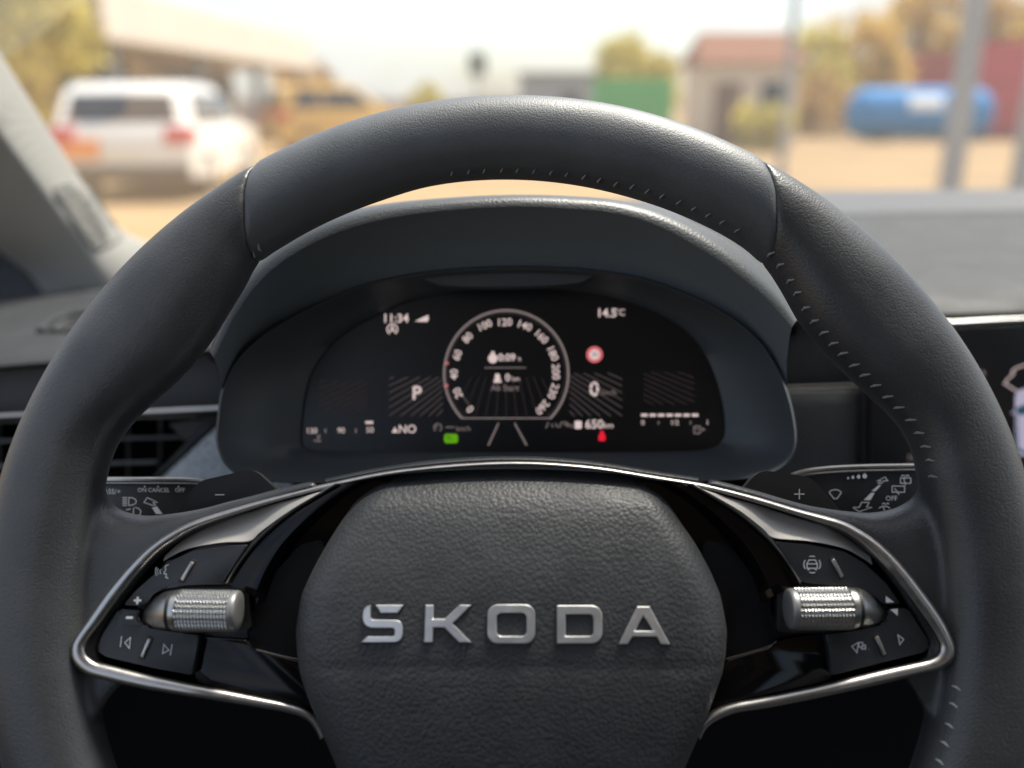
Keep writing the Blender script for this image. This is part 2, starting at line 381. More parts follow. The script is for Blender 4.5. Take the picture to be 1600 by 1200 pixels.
lowR = [(1510, 860), (1494, 885), (1474, 905), (1446, 905), (1410, 885), (1380, 856), (1345, 831), (1295, 809), (1250, 797), (1192, 780), (1152, 769), (1106, 758)]
padR = lowR + [(1100, 760), (1173, 780), (1247, 802), (1300, 823), (1335, 845), (1370, 878), (1405, 925), (1435, 975), (1452, 1008), (1447, 1025), (1425, 1040), (1400, 1048), (1418, 1062), (1432, 1085), (1450, 1120), (1535, 1120), (1555, 950), (1535, 860)]
def shoulder(edge, low):
    """rounded leather shoulder from the spoke's upper edge down to the chrome trim"""
    E_, L_ = spline(edge, 5), spline(low, 5); rows = []
    for a, b in zip(E_, L_):
        dr = min(.0125, (a-b).length*.00022)
        top_ = [WF.on(*(a.lerp(b, t)), .0026-dr*k) for t, k in ((0, 1.0), (.03, .72), (.08, .52), (.16, .34), (.28, .18), (.45, .07), (.7, .01), (1.04, 0))]
        rows.append(top_+[WF.on(*(a.lerp(b, 1.04)), -.013), WF.on(*(a.lerp(b, .02)), -.013)])
    v, f = grid(rows, True); n = len(rows[0]); f.append(tuple(range(n))); f.append(tuple(range((len(rows)-1)*n, len(rows)*n))); return v, f
gripL = fused('leather_grip', [tube_rows(lambda p: seamL(p)-.35, lambda p: 268, 130), solid(padL, -.013, .0026, .001), shoulder(edgeL, lowL)], m_leather)
gripR = fused('leather_grip', [tube_rows(lambda p: seamR(p)+.35, lambda p: -88, 130), solid(padR, -.013, .0026, .001), shoulder(edgeR, lowR)], m_leather)
gripL['label'] = 'left leather grip of the rim with a bluish sheen on its outer edge'
gripR['label'] = 'right leather grip of the rim with stitching along its inner edge'
# -- stitches
def stitch(p, along, outw, nrm, parent, sz=1.0):
    a = .0018*sz
    pts = [p-outw*a*.9+nrm*.0001, p+nrm*.0007, p+outw*a*.9+along*a*.5+nrm*.0001]
    o = tube('stitch', pts, [.00022*sz, .00042*sz, .0002*sz], m_thread, parent, 6); 
    return o
def put_stitch(th, ph, parent, sz=1.0, off=.0003):
    p = rimpt(th, ph, off); q = rimpt(th-.4, ph, off); q2 = rimpt(th, ph-6, off)
    al = (q-p).normalized(); ow = (q2-p).normalized(); nr = al.cross(ow).normalized()
    if nr.z < 0: nr = -nr
    stitch(p, al, ow, nr, parent, sz)
th = 98.0
while th > 59.5:
    put_stitch(th+random.uniform(-.12, .12), 160 if th < 75 else 163, top, .8 if th > 82 else 1.0, .0009); th -= 2.1
th = 55.0
while th > 17.5:
    put_stitch(th+random.uniform(-.15, .15), 157, gripR, 1.25 if th > 22 else 1.1); th -= 2.0
for th in (-8.5, -10.7, -13.4, -15.8, -18.2, -20.5): put_stitch(th, 146, gripR, .9)
put_stitch(124.5, 160, gripL, 1.3); put_stitch(125.6, 166, gripL, 1.0)
th = 131.0
while th < 162:
    put_stitch(th, 184, gripL, .9); th += 2.1
# -- chrome trim running round both control pods and across the top
PAIR = [(500, 1156, 508, 1149), (490, 1136, 499, 1125), (472, 1121, 478, 1107), (440, 1112, 441, 1096), (400, 1105, 402, 1088), (333, 1094, 338, 1075), (233, 1078, 237, 1055),
 (165, 1063, 172, 1039), (133, 1053, 150, 1033), (114, 1036, 138, 1023), (109, 1018, 135, 1011), (114, 1000, 140, 998), (135, 970, 160, 972), (167, 925, 192, 928), (200, 886, 223, 889), (228, 858, 248, 863),
 (258, 836, 277, 843), (300, 815, 310, 824), (367, 793, 369, 803), (433, 774, 435, 783), (500, 757, 503, 766), (590, 738, 591, 746), (665, 728, 666, 736), (740, 722, 740, 730), (803, 720, 803, 728),
 (865, 722, 865, 730), (940, 729, 940, 737), (1015, 741, 1014, 749), (1100, 755, 1098, 764), (1173, 773, 1170, 783), (1247, 795, 1244, 805), (1313, 813, 1305, 825), (1347, 830, 1335, 842), (1380, 853, 1363, 867),
 (1413, 887, 1391, 897), (1447, 930, 1422, 937), (1475, 970, 1450, 976), (1490, 1000, 1464, 1000), (1495, 1016, 1467, 1012), (1490, 1033, 1463, 1023), (1470, 1046, 1450, 1030), (1440, 1054, 1430, 1035),
 (1380, 1068, 1376, 1047), (1280, 1090, 1277, 1071), (1200, 1106, 1198, 1088), (1150, 1114, 1150, 1097), (1120, 1126, 1119, 1107), (1104, 1138, 1101, 1121), (1094, 1156, 1089, 1146)]
So = spline([(p[0], p[1]) for p in PAIR], 8); Si = spline([(p[2], p[3]) for p in PAIR], 8)
def trim_h(px, py):      # height of the trim: the pods stand a little prouder than the strip above the hub
    t = min(1, abs(px-803)/500); return .0008+.0066*t*t*(.35+.65*max(0, min(1, (py-760)/120)))
rows = []
for a, b in zip(So, Si):
    h = trim_h((a.x+b.x)/2, a.y); row = []
    wpx = (a-b).length; cr_ = min(.0020, .00022*wpx*.55)
    tl = max(0, 1-wpx/20)*.0022          # the narrow strip across the top leans back
    for t, dh in ((0, -.007), (0, -.0004-tl), (.05, cr_*.40-tl), (.14, cr_*.72-tl*.8), (.3, cr_*.88-tl*.5), (.5, cr_*.80-tl*.2), (.7, cr_*.62), (.86, cr_*.35), (.95, -.0002), (1, -.0010), (1, -.007)):
        p = a.lerp(b, t); row.append(WF.on(p.x, p.y, h+dh))
    rows.append(row)
gridobj('chrome_trim', rows, m_chrome, wheel, ang=60)
# -- leather lip above the strip, between the spokes
lip_o = spline([(507, 748), (590, 731), (665, 720), (740, 714), (803, 712.5), (865, 714.5), (940, 722), (1015, 734), (1092, 746)], 8)
lip_i = spline([(511, 757), (590, 741), (665, 731), (740, 725), (803, 723), (865, 725), (940, 732), (1015, 744), (1090, 755)], 8)
rows = []
for a, b in zip(lip_o, lip_i):
    rows.append([WF.on(a.x, a.y, -.020)]+[WF.on(*(a.lerp(b, t)), -.0055+dh) for t, dh in ((0, -.003), (.08, 0), (.3, .0016), (.55, .002), (.8, .0012), (1, 0))])
gridobj('leather_lip', rows, m_leather, wheel, ang=80)

# -- gloss black carrier behind the controls, left and right, and the dark recess beside the hub
def mir(pts, c=803): return [(2*c-x, y) for x, y in pts]
glossL = [(505, 760), (560, 748), (600, 742), (620, 760), (620, 1120), (510, 1140), (490, 1118), (440, 1100), (338, 1080), (237, 1060), (160, 1040), (133, 1018), (160, 968), (195, 925), (228, 886), (280, 840), (340, 810)]
glossR = [(1100, 758), (1040, 748), (1000, 742), (985, 760), (985, 1120), (1092, 1138), (1110, 1118), (1150, 1102), (1277, 1076), (1376, 1052), (1440, 1038), (1466, 1014), (1445, 972), (1415, 930), (1385, 893), (1330, 842), (1270, 815)]
gl = plate('spoke_carrier', WF, glossL, -.016, -.003, m_gloss, wheel, .001)
gr = plate('spoke_carrier', WF, glossR, -.016, -.003, m_gloss, wheel, .001)
# raised gloss shoulder along the control pod; an added bright strip stands in for its edge reflection
def band(name, outer, inner, h0, h1, mat, parent, n=8, dip=.002):
    A, B = spline(outer, n), spline(inner, n); rows = []
    for a, b in zip(A, B):
        rows.append([WF.on(*(a.lerp(b, t)), h) for t, h in ((0, h0-.004), (0, h0), (.25, h1), (.6, h1*.8+h0*.2), (1, h0-dip), (1, h0-dip-.003))])
    return gridobj(name, rows, mat, parent, ang=50)
band('gloss_shoulder', [(528, 757), (490, 778), (450, 803), (415, 832), (392, 856), (372, 884), (355, 912)], [(590, 748), (552, 770), (515, 800), (478, 838), (455, 870), (438, 905), (425, 945)], .0018, .0030, m_gloss, wheel, dip=.006)
band('gloss_shoulder', [(1078, 757), (1116, 778), (1156, 803), (1190, 832), (1213, 856), (1233, 884), (1250, 912)], [(1015, 748), (1052, 770), (1088, 800), (1125, 838), (1149, 870), (1166, 905), (1178, 945)], .0018, .0030, m_gloss, wheel, dip=.006)
band('reflection_strip', [(524, 755), (486, 776), (446, 801), (411, 829), (389, 852), (368, 881), (352, 910)], [(532, 756), (492, 780), (452, 806), (417, 835), (394, 859), (373, 886), (356, 912)], .0030, .0042, m_chrome, wheel)
band('reflection_strip', [(1082, 755), (1120, 776), (1160, 801), (1194, 829), (1216, 852), (1237, 881), (1253, 910)], [(1074, 756), (1114, 780), (1154, 806), (1188, 835), (1211, 859), (1232, 886), (1249, 912)], .0030, .0042, m_chrome, wheel)
recL = rounded([(470, 850), (505, 842), (520, 1040), (466, 1031), (395, 1012), (384, 998), (392, 960), (420, 905)], 12)
recR = rounded([(1140, 850), (1100, 842), (1080, 1045), (1135, 1030), (1190, 1012), (1216, 1004), (1218, 985), (1180, 905)], 12)
plate('recess_panel', WF, recL, -.006, -.0015, m_dark, wheel, .0012)
plate('recess_panel', WF, recR, -.006, -.0015, m_dark, wheel, .0012)
def line3(name, pts, h, r, mat, parent): return tube(name, [WF.on(p[0], p[1], h) for p in spline(pts, 5)], r, mat, parent, 6)
line3('recess_edge', [(400, 1014), (430, 1022), (470, 1031)], -.0016, .00022, m_dchrome, wheel)
line3('recess_edge', [(1135, 1029), (1175, 1018), (1205, 1008), (1213, 1002)], -.0016, .00022, m_dchrome, wheel)
# gloss foot panel under the controls
plate('gloss_foot', WF, rounded([(313, 995), (386, 1000), (396, 1016), (470, 1036), (500, 1112), (470, 1102), (400, 1086), (338, 1073), (305, 1064)], 6), -.003, .0012, m_gloss, wheel, .0008)
plate('gloss_foot', WF, rounded([(1288, 990), (1222, 1000), (1205, 1013), (1135, 1034), (1106, 1108), (1150, 1094), (1198, 1085), (1277, 1067), (1301, 1060)], 6), -.003, .0012, m_gloss, wheel, .0008)

# -- graphite panels above the buttons
satL = spline([(512, 765), (470, 778), (433, 787), (367, 807), (312, 829), (281, 846), (262, 862)], 5) + [Vector((268, 868)), Vector((300, 856)), Vector((350, 848)), Vector((390, 846))] + spline([(408, 831), (446, 803), (484, 779)], 4)
satR = spline([(1094, 763), (1135, 776), (1172, 786), (1244, 808), (1303, 828), (1333, 846), (1358, 868)], 5) + [Vector((1352, 872)), (1320, 857), (1265, 846), (1209, 841)] + spline([(1192, 827), (1158, 800), (1118, 776)], 4)
def panel(name, upper, lower, h_up, h_lo, mat):
    U, L = spline(upper, 6), spline(lower, 6); rows = []
    for a, b in zip(U, L):
        wd = (a-b).length; k = min(1, wd/34)
        rows.append([WF.on(a.x, a.y, -.006)]+[WF.on(*(a.lerp(b, t)), h_lo-(h_lo-h_up)*k*(1-t)**1.15-(.0005 if t in (0, 1) else 0)) for t in (0, .04, .15, .3, .45, .6, .75, .9, .97, 1)]+[WF.on(b.x, b.y, -.002)])
    return gridobj(name, rows, mat, wheel, ang=70)
panel('graphite_panel', [(512, 765), (470, 777), (433, 786), (400, 796), (367, 806), (335, 818), (305, 832), (281, 847), (258, 868)], [(505, 769), (484, 779), (446, 803), (408, 831), (390, 846), (350, 848), (300, 856), (272, 867), (255, 877)], -.003, .0042, m_satin)
panel('graphite_panel', [(1094, 763), (1135, 776), (1172, 786), (1206, 796), (1244, 808), (1280, 819), (1306, 830), (1333, 847), (1360, 870)], [(1100, 766), (1118, 776), (1158, 800), (1192, 827), (1209, 841), (1265, 846), (1318, 857), (1347, 872), (1363, 883)], -.003, .0042, m_satin)
# -- buttons
b1 = [(388, 851), (350, 853), (302, 861), (270, 875), (243, 896), (213, 922), (192, 945), (222, 947), (229, 936), (243, 923), (287, 915), (346, 912)]
b2 = [(186, 951), (218, 953), (214, 968), (228, 981), (273, 988), (312, 991), (307, 1015), (300, 1056), (233, 1042), (165, 1026), (150, 1015), (160, 992)]
b3 = [(1211, 846), (1265, 851), (1320, 862), (1350, 880), (1385, 912), (1408, 944), (1380, 944), (1366, 930), (1330, 918), (1253, 910)]
b4 = [(1418, 950), (1440, 985), (1453, 1006), (1448, 1018), (1375, 1036), (1300, 1056), (1296, 1020), (1290, 990), (1330, 987), (1380, 977), (1390, 965), (1388, 953)]
def btn(pix, h=.0046): return plate('control_button', WF, [tuple(p) for p in rounded(pix, 5, 3)], -.001, h, m_button, wheel, .0012, 3)
B1, B2, B3, B4 = btn(b1), btn(b2), btn(b3), btn(b4)
B1['label'] = 'upper left button with a voice symbol'; B2['label'] = 'lower left button with track skip symbols'
B3['label'] = 'upper right button with a car symbol'; B4['label'] = 'lower right button with a view symbol'
HB = .0047
# small scooped shelves carrying plus / minus
plate('volume_shelf', WF, rounded([(205, 942), (222, 925), (244, 917), (262, 916), (240, 928), (228, 944)], 4), .001, .0052, m_button, wheel, .0005)
plate('volume_shelf', WF, rounded([(188, 957), (214, 956), (212, 970), (222, 980), (182, 975)], 4), .001, .0052, m_button, wheel, .0005)
def divider(parent, a, b):
    p, q = WF.on(*a, HB-.0002), WF.on(*b, HB-.0002); n = Vector((0, 0, 1))
    bar('divider_slot', p+(p-q)*.12, q+(q-p)*.12, .0022, .0003, n, m_groove, parent)
    bar('chrome_divider', p, q, .00125, .0011, n, m_chrome, parent, .0003)
divider(B1, (302, 878), (285, 906)); divider(B2, (235, 998), (223, 1026)); divider(B3, (1300, 874), (1315, 901)); divider(B4, (1368, 994), (1381, 1022))
# icons
icon('voice_symbol', WF, [spline([(264, 882), (258, 885), (259, 890), (256, 896), (260, 897), (259, 902), (263, 903)], 3), arc(250, 893, 4, 6, 130, 230, 5), arc(250, 893, -3+10, 10, 140, 220, 5)], 1.4, HB+.0002, m_icon, B1)
icon('voice_symbol', WF, [arc(253, 893, 3, 4, 120, 240, 5), arc(253, 893, 7, 7, 140, 220, 5)], 1.3, HB+.0002, m_icon, B1)
icon('skip_symbol', WF, [[(190, 994), (188, 1011)], [(204, 996), (195, 1004), (202, 1013), (204, 996)]], 1.5, HB+.0002, m_icon, B2)
icon('skip_symbol', WF, [[(269, 1007), (266, 1024)], [(256, 1007), (264, 1016), (254, 1021), (256, 1007)]], 1.5, HB+.0002, m_icon, B2)
icon('plus_symbol', WF, [('fill', [(213.5, 932.5), (217, 932.5), (216, 944), (212.5, 944)]), ('fill', [(209, 936.5), (221, 936.5), (220.6, 940), (208.7, 940)])], 1, .0056, m_iconw, B1)
icon('minus_symbol', WF, [('fill', [(197, 963), (208, 963), (207.5, 967), (196.5, 967)])], 1, .0056, m_iconw, B2)
icon('car_symbol', WF, [arc(1269, 882, 13, 12, 35, -35, 6), arc(1269, 882, 13, 12, 145, 215, 6), arc(1269, 882, 13, 13, 70, 110, 4), arc(1269, 882, 13, 13, 250, 290, 4),
     [(1261, 888), (1261, 881), (1264, 875), (1274, 875), (1277, 881), (1277, 888), (1261, 888)], [(1260, 881), (1278, 881)], [(1262, 891), (1265, 889)], [(1276, 891), (1273, 889)]], 1.3, HB+.0002, m_icon, B3)
icon('view_symbol', WF, [[(1341, 1004), (1331, 1010), (1339, 1020), (1341, 1004)], [(1342, 1004), (1348, 1004), (1348, 1011), (1342, 1011), (1342, 1004)], [(1349, 1008), (1352, 1008), (1352, 1014), (1346, 1014), (1346, 1012)]], 1.4, HB+.0002, m_icon, B4)
icon('next_symbol', WF, [[(1403, 992), (1412, 999), (1406, 1007), (1403, 992)]], 1.5, HB+.0002, m_icon, B4)
icon('up_arrow', WF, [('fill', [(1384, 931), (1397, 941), (1384, 941.5)])], 1, HB+.0002, m_iconw, B3)
icon('down_arrow', WF, [('fill', [(1391, 952), (1403, 951.5), (1402.5, 962)])], 1, HB+.0002, m_iconw, B4)
# -- knurled rollers in their housings
def roller(sign, x0, x1, yc, label):
    """x0 = end by the housing, x1 = free end"""
    h = .0075
    a, b = WF.on(x0, yc, h), WF.on(x1, yc+1, h); ax = (b-a); L = ax.length; ax.normalize()
    rad = (WF.on(x0, yc-32.5, h)-WF.on(x0, yc, h)).length
    e1 = Vector((0, 0, 1)); e1 = (e1-ax*e1.dot(ax)).normalized(); e2 = ax.cross(e1)
    root = bpy.data.objects.new('scroll_roller', None)
    NA, NL = 48, 32; rows = []
    for i in range(NL+1):
        s = i/NL; row = []
        for k in range(NA):
            an = 2*math.pi*k/NA
            kn = (.00052 if (i % 2 == 1 and k % 2 == 0) else -.0004) if 0 < i < NL else -.0003
            row.append(a+ax*(L*.02+L*.96*s)+(e1*math.cos(an)+e2*math.sin(an))*(rad-.0002+kn))
        rows.append(row)
    k_ = gridobj('knurled_roller', rows, m_silver, wheel, closed=True, smooth=False); k_['label'] = label
    def lathe(name, prof, mat):
        return gridobj(name, [[a+ax*x+(e1*math.cos(2*math.pi*k/48)+e2*math.sin(2*math.pi*k/48))*r for k in range(48)] for x, r in prof], mat, k_, closed=True, caps=True, ang=50)
    lathe('end_cap', [(L*.975, rad*.6), (L*.975, rad*.985), (L+.0006, rad*1.0), (L+.0016, rad*.97), (L+.0020, rad*.90), (L+.0022, rad*.5), (L+.0022, .0001)], m_cap)
    lathe('collar', [(-.0016, rad*.7), (-.0016, rad*.97), (-.0004, rad*1.0), (L*.02, rad*1.0), (L*.03, rad*.7)], m_silver)
    lathe('roller_gap', [(-.003, rad*.93), (-.0014, rad*.93)], m_groove)
    return a, ax, rad, e1, e2, k_
def housing(sign, x0, xt, yc, ytip, k):
    """bullet-shaped silver cover the roller sticks out of"""
    h = .0075; rows = []
    for i in range(22):
        s = i/21; x = x0+(xt-x0)*s
        top_ = yc-31 + (ytip-4-(yc-31))*(s**2.6) ; bot = yc+31 + (ytip+3-(yc+31))*(max(0, s-.25)/.75)**3.2
        c = (top_+bot)/2; hw = max(.3, (bot-top_)/2)
        row = []
        for q in range(29):
            an = math.pi*(q/28)
            py = c-hw*math.cos(an); dep = hw*.00023*math.sin(an)*(1-.25*s)
            row.append(WF.on(x, py, h-.0055*s-.002+dep))
        rows.append([Vector((row[0].x, row[0].y, -.002))]+row+[Vector((row[-1].x, row[-1].y, -.002))])
    o = gridobj('roller_housing', rows, m_silver, wheel, ang=60)
    return o
A1 = roller(1, 280, 365, 953.5, 'left knurled silver scroll roller'); housing(1, 277, 215, 953.5, 968, None)
A2 = roller(-1, 1327, 1240, 950.5, 'right knurled silver scroll roller'); housing(-1, 1330, 1388, 949.5, 964, None)
# dark bays behind the rollers
plate('roller_bay', WF, rounded([(205, 962), (228, 930), (262, 917), (388, 915), (392, 985), (330, 992), (232, 986), (212, 978)], 8), -.002, .0010, m_groove, wheel, .0005)
plate('roller_bay', WF, rounded([(1214, 912), (1335, 914), (1375, 930), (1394, 962), (1386, 975), (1330, 990), (1214, 988)], 8), -.002, .0010, m_groove, wheel, .0005)

# -- airbag cover
HUB = [(733, 592, 1004, -.0085), (741, 586, 1011, -.004), (752, 578, 1020, .001), (770, 565, 1033, .0065), (792, 549, 1048, .0108), (815, 533, 1063, .0138), (850, 511, 1087, .0170), (890, 489, 1109, .0192), (930, 471, 1126, .0204), (985, 462, 1136, .0212),
       (1028, 465, 1133, .0215), (1036, 466, 1131, .0214), (1042, 467, 1130, .0213), (1050, 468, 1129, .0214), (1062, 472, 1125, .0216), (1090, 481, 1115, .0216), (1140, 501, 1096, .0212), (1200, 527, 1070, .0204), (1280, 562, 1035, .018), (1350, 600, 995, .010), (1370, 640, 955, -.004)]
HUB = [(a, b, c, h-.0055*max(0, min(1, h/.018))) for a, b, c, h in HUB]
def hub_row(py):
    for i in range(len(HUB)-1):
        if HUB[i][0] <= py <= HUB[i+1][0]:
            t = (py-HUB[i][0])/(HUB[i+1][0]-HUB[i][0]); return [HUB[i][k]*(1-t)+HUB[i+1][k]*t for k in range(4)]
    return list(HUB[0] if py < HUB[0][0] else HUB[-1])
def hub_h(s, h):
    a = abs(s); d = .0016*a*a; s0 = .84
    if a > s0: q = (a-s0)/(1-s0); d += .0085*(1-math.sqrt(max(0, 1-q*q*.97)))
    return h-d
ys = []
for i in range(len(HUB)-1):
    n = 4 if HUB[i+1][0]-HUB[i][0] > 15 else 2
    ys += [HUB[i][0]+(HUB[i+1][0]-HUB[i][0])*k/n for k in range(n)]
ys.append(HUB[-1][0])
# smooth the row table
def hub_row_s(py):
    acc = [0]*4; W_ = 0
    wid = 6 if 1025 < py < 1065 else (10 if py > 760 else 4)
    for o_ in (-1, -.5, 0, .5, 1):
        r = hub_row(min(max(py+o_*wid, HUB[0][0]), HUB[-1][0])); k = 1-abs(o_)*.6
        for j in range(4): acc[j] += r[j]*k
        W_ += k
    return [a/W_ for a in acc]
svals = [-1, -.995, -.985, -.97, -.95, -.925, -.9, -.87, -.84]+[-.8+.1*i for i in range(17)]+[.84, .87, .9, .925, .95, .97, .985, .995, 1]
def hub_pt(s, py, dh=0):
    y0, xl, xr, h = hub_row_s(py); m_, hf = (xl+xr)/2, (xr-xl)/2
    drop = 11*max(0, min(1, (790-py)/55))
    return WF.on(m_+hf*s, py+drop*s*s, hub_h(s, h)+dh)
rows = []
for y in ys:
    r = [hub_pt(s, y) for s in svals]
    a, b = r[0], r[-1]
    r = [Vector((a.x+.003, a.y, a.z-.022)), Vector((a.x+.0004, a.y, a.z-.003))]+r+[Vector((b.x-.0004, b.y, b.z-.003)), Vector((b.x-.003, b.y, b.z-.022))]
    rows.append(r)
hub = gridobj('airbag_cover', rows, m_pad, wheel, ang=85)
hub['label'] = 'grained black airbag cover with silver brand letters'
def hub_xy(px, py, dh):
    y0, xl, xr, h = hub_row_s(py); m_, hf = (xl+xr)/2, (xr-xl)/2; s = (px-m_)/hf
    return WF.on(px, py, hub_h(s, h)+dh)
# -- letters
Z5 = lambda pts: [(440+x/4, 900+y/4) for x, y in pts]
Z6 = lambda pts: [(800+x/4, 900+y/4) for x, y in pts]
def rrect(x0, y0, x1, y1, r, n=6, sides=(1, 1, 1, 1)):
    out = []
    for (cx, cy, a0, on) in ((x1-r, y0+r, 90, sides[0]), (x0+r, y0+r, 180, sides[1]), (x0+r, y1-r, 270, sides[2]), (x1-r, y1-r, 360, sides[3])):
        if on: out += [(cx+r*math.cos(R(a0-90*0+90*(k/n)-90+0)), cy-r*math.sin(R(a0-90+90*k/n))) for k in range(n+1)]
        else: out.append((cx+(r if a0 in (90, 360) else -r), cy+(-r if a0 in (90, 180) else r)))
    return out
def letter(outer, inner=None, name='letter'):
    """raised metal letter following the cover, bevelled, in a dark groove"""
    def offs(pts, d):
        n = len(pts); area = sum(pts[i][0]*pts[(i+1) % n][1]-pts[(i+1) % n][0]*pts[i][1] for i in range(n)); sg = 1 if area > 0 else -1; o = []
        for i in range(n):
            p0, p, p2 = Vector(pts[i-1]), Vector(pts[i]), Vector(pts[(i+1) % n])
            d1, d2 = (p-p0).normalized(), (p2-p).normalized(); n1, n2 = Vector((d1.y, -d1.x))*sg, Vector((d2.y, -d2.x))*sg
            b = (n1+n2); b = b.normalized() if b.length > 1e-5 else n1; k = d/max(.45, b.dot(n1)); o.append(tuple(p+b*k))
        return o
    def ringed(outs, inns, hs, mat, nm, par):
        bm = bmesh.new(); rings = []
        for pts, h in zip(outs, hs): rings.append([bm.verts.new(hub_xy(x, y, h)) for x, y in pts])
        n = len(outs[0])
        for a, b in zip(rings, rings[1:]):
            for i in range(n): bm.faces.new((a[i], a[(i+1) % n], b[(i+1) % n], b[i]))
        if inns:
            ir = [[bm.verts.new(hub_xy(x, y, h)) for x, y in pts] for pts, h in zip(inns, hs)]; m = len(inns[0])
            for a, b in zip(ir, ir[1:]):
                for i in range(m): bm.faces.new((a[i], a[(i+1) % m], b[(i+1) % m], b[i]))
            es = []
            for rr in (rings[-1], ir[-1]):
                for i in range(len(rr)):
                    e = bm.edges.get((rr[i], rr[(i+1) % len(rr)])) or bm.edges.new((rr[i], rr[(i+1) % len(rr)])); es.append(e)
            bmesh.ops.triangle_fill(bm, use_beauty=True, use_dissolve=False, edges=es)
        else:
            bm.faces.new(rings[-1])
        return bmobj(nm, bm, mat, par, ang=30)
    gm_ = offs(outer, 1.9); gi = offs(inner, -1.6) if inner else None
    ringed([gm_, gm_], [gi, gi] if inner else None, [-.0006, .00022], m_groove, 'letter_groove', hub)
    o0, o1, o2 = offs(outer, .2), offs(outer, .2), offs(outer, -1.1)
    i0, i2 = (offs(inner, -.2), offs(inner, 1.1)) if inner else (None, None)
    return ringed([o0, o1, o2], [i0, i0, i2] if inner else None, [0, .0006, .0010], m_letter, name, hub)
letter(Z5([(588, 181), (762, 181), (727, 230), (621, 230)]))
letter(Z5([(556, 182), (530, 191), (512, 215), (507, 250), (508, 278), (518, 302), (538, 318), (565, 324), (690, 324), (702, 328), (707, 338), (707, 364), (702, 374), (690, 378), (536, 378), (498, 415), (705, 415), (732, 408), (750, 390), (757, 365), (757, 322), (750, 296), (735, 281), (712, 275), (578, 273), (562, 269), (556, 258)]))
letter(Z5([(900, 181), (950, 181), (948, 268), (1020, 268), (1113, 181), (1186, 181), (1068, 297), (1184, 415), (1110, 415), (1018, 322), (948, 322), (944, 415), (891, 415)]))
letter([(x, y) for x, y in rrect(762, 944.5, 836, 1005.5, 16, 7)], rrect(776, 957.5, 823, 994, 8, 5))
letter([(x, y) for x, y in rrect(870.5, 946, 941, 1005.5, 17, 7, (1, 0, 0, 1))], rrect(883.5, 959.5, 927.5, 994, 7, 5, (1, 0, 0, 1)))
letter(Z6([(782, 191), (860, 191), (985, 426), (930, 426), (905, 379), (752, 379), (724, 426), (668, 426)]), Z6([(822, 247), (884, 343), (768, 343)]))

# -- shift paddles (behind the wheel, turn with it)
def paddle(pts, mark):
    pix = [tuple(p) for p in rounded(pts, 16, 6)]
    p = plate('shift_paddle', WF, pix, -.032, -.027, m_matte, wheel, .0014, 3)
    icon('paddle_mark', WF, mark, 1.8, -.0268, m_icon, p); return p
P1 = paddle([(262, 830), (277, 802), (309, 752), (396, 732), (470, 800), (420, 850)], [[(336, 773), (350.5, 773)]])
P2 = paddle([(1140, 800), (1163, 760), (1188, 734), (1267, 745), (1335, 822), (1250, 850)], [[(1241, 772), (1257, 772)], [(1249, 764), (1249, 780)]])
P1['label'] = 'left shift paddle marked with a minus'; P2['label'] = 'right shift paddle marked with a plus'

# ------------------------------------------------------------------ control stalks
SF = Frame(at(803, 790, .378), 22)
def stalk(name, top_pts, bot_pts, label, chrome):
    root = empty(name, Frame(at(top_pts[0][0], 790, .378), 22), label, 'control stalk')
    fr = Frame(at(top_pts[0][0], 790, .378), 22)
    pix = top_pts + bot_pts
    b = plate('stalk_body', fr, [tuple(p) for p in rounded(pix, 8, 3)], -.016, 0, m_button, root, .0012)
    a = spline(chrome, 8)
    rows = [[fr.on(p.x, p.y+dy, h) for dy, h in ((9, .0002), (6.5, -.0002), (5, .0006), (1.5, .0006), (0, -.001), (-.5, -.008))] for p in a]
    gridobj('chrome_edge', rows, m_chrome, root, ang=25)
    rows = [[fr.on(p.x, p.y+dy, h) for dy, h in ((12.2, .0001), (11.6, .0006), (10.6, .0006), (10, .0001))] for p in a]
    gridobj('edge_line', rows, m_matte, root, ang=25)
    return root, b, fr
st1, sb1, sf1 = stalk('light_stalk', [(40, 749), (200, 749), (318, 750), (345, 757)], [(360, 850), (200, 860), (40, 860)], 'black indicator stalk with ON CANCEL OFF print left of the airbag cover', [(40, 746), (200, 746), (300, 746.5), (325, 750), (340, 757)])
st2, sb2, sf2 = stalk('wiper_stalk', [(1560, 730), (1420, 731), (1300, 735), (1228, 747)], [(1220, 850), (1400, 860), (1560, 860)], 'black wiper stalk with drop and wiper print right of the airbag cover', [(1228, 745), (1245, 737), (1275, 731), (1330, 727), (1420, 725), (1560, 724)])
hs = .0005
T = lambda n, s, fr, x, y, h, par, **k: text(n, s, fr, x, y, h, hs, m_icon, par, **k)
T('print', 'ASS/+', sf1, 175, 768.5, 8, sb1); T('print', 'ON', sf1, 222, 766, 6.2, sb1); T('print', 'CANCEL', sf1, 248.3, 766, 6.2, sb1); T('print', 'OFF', sf1, 281, 766, 6.2, sb1)
icon('tick_dot', sf1, [('fill', [(x-1, 759), (x+1, 759), (x+1, 761.5), (x-1, 761.5)]) for x in (226, 247, 279)], 1, hs, m_icon, sb1)
icon('beam_symbol', sf1, [arc(203, 783.5, 10, 6, 90, -90, 8)+[(201, 777.5), (201, 789.5)][::-1]+[(203, 777.5)], ]+[[(191.5, y), (198.5, y)] for y in (777.5, 780.5, 783.5, 786.5, 789.5)], 1.3, hs, m_icon, sb1)
icon('fog_symbol', sf1, [arc(211, 800, 9, 7, 90, -60, 8), [(209, 793), (208, 806)], [(197, 797), (204, 795)]], 1.3, hs, m_icon, sb1)
icon('arrow_symbol', sf1, [[(230, 777.5), (225, 785), (231, 787), (236, 789), (243, 789.5), (239, 785), (246, 785), (240, 782), (230, 777.5)]], 1.2, hs, m_icon, sb1)
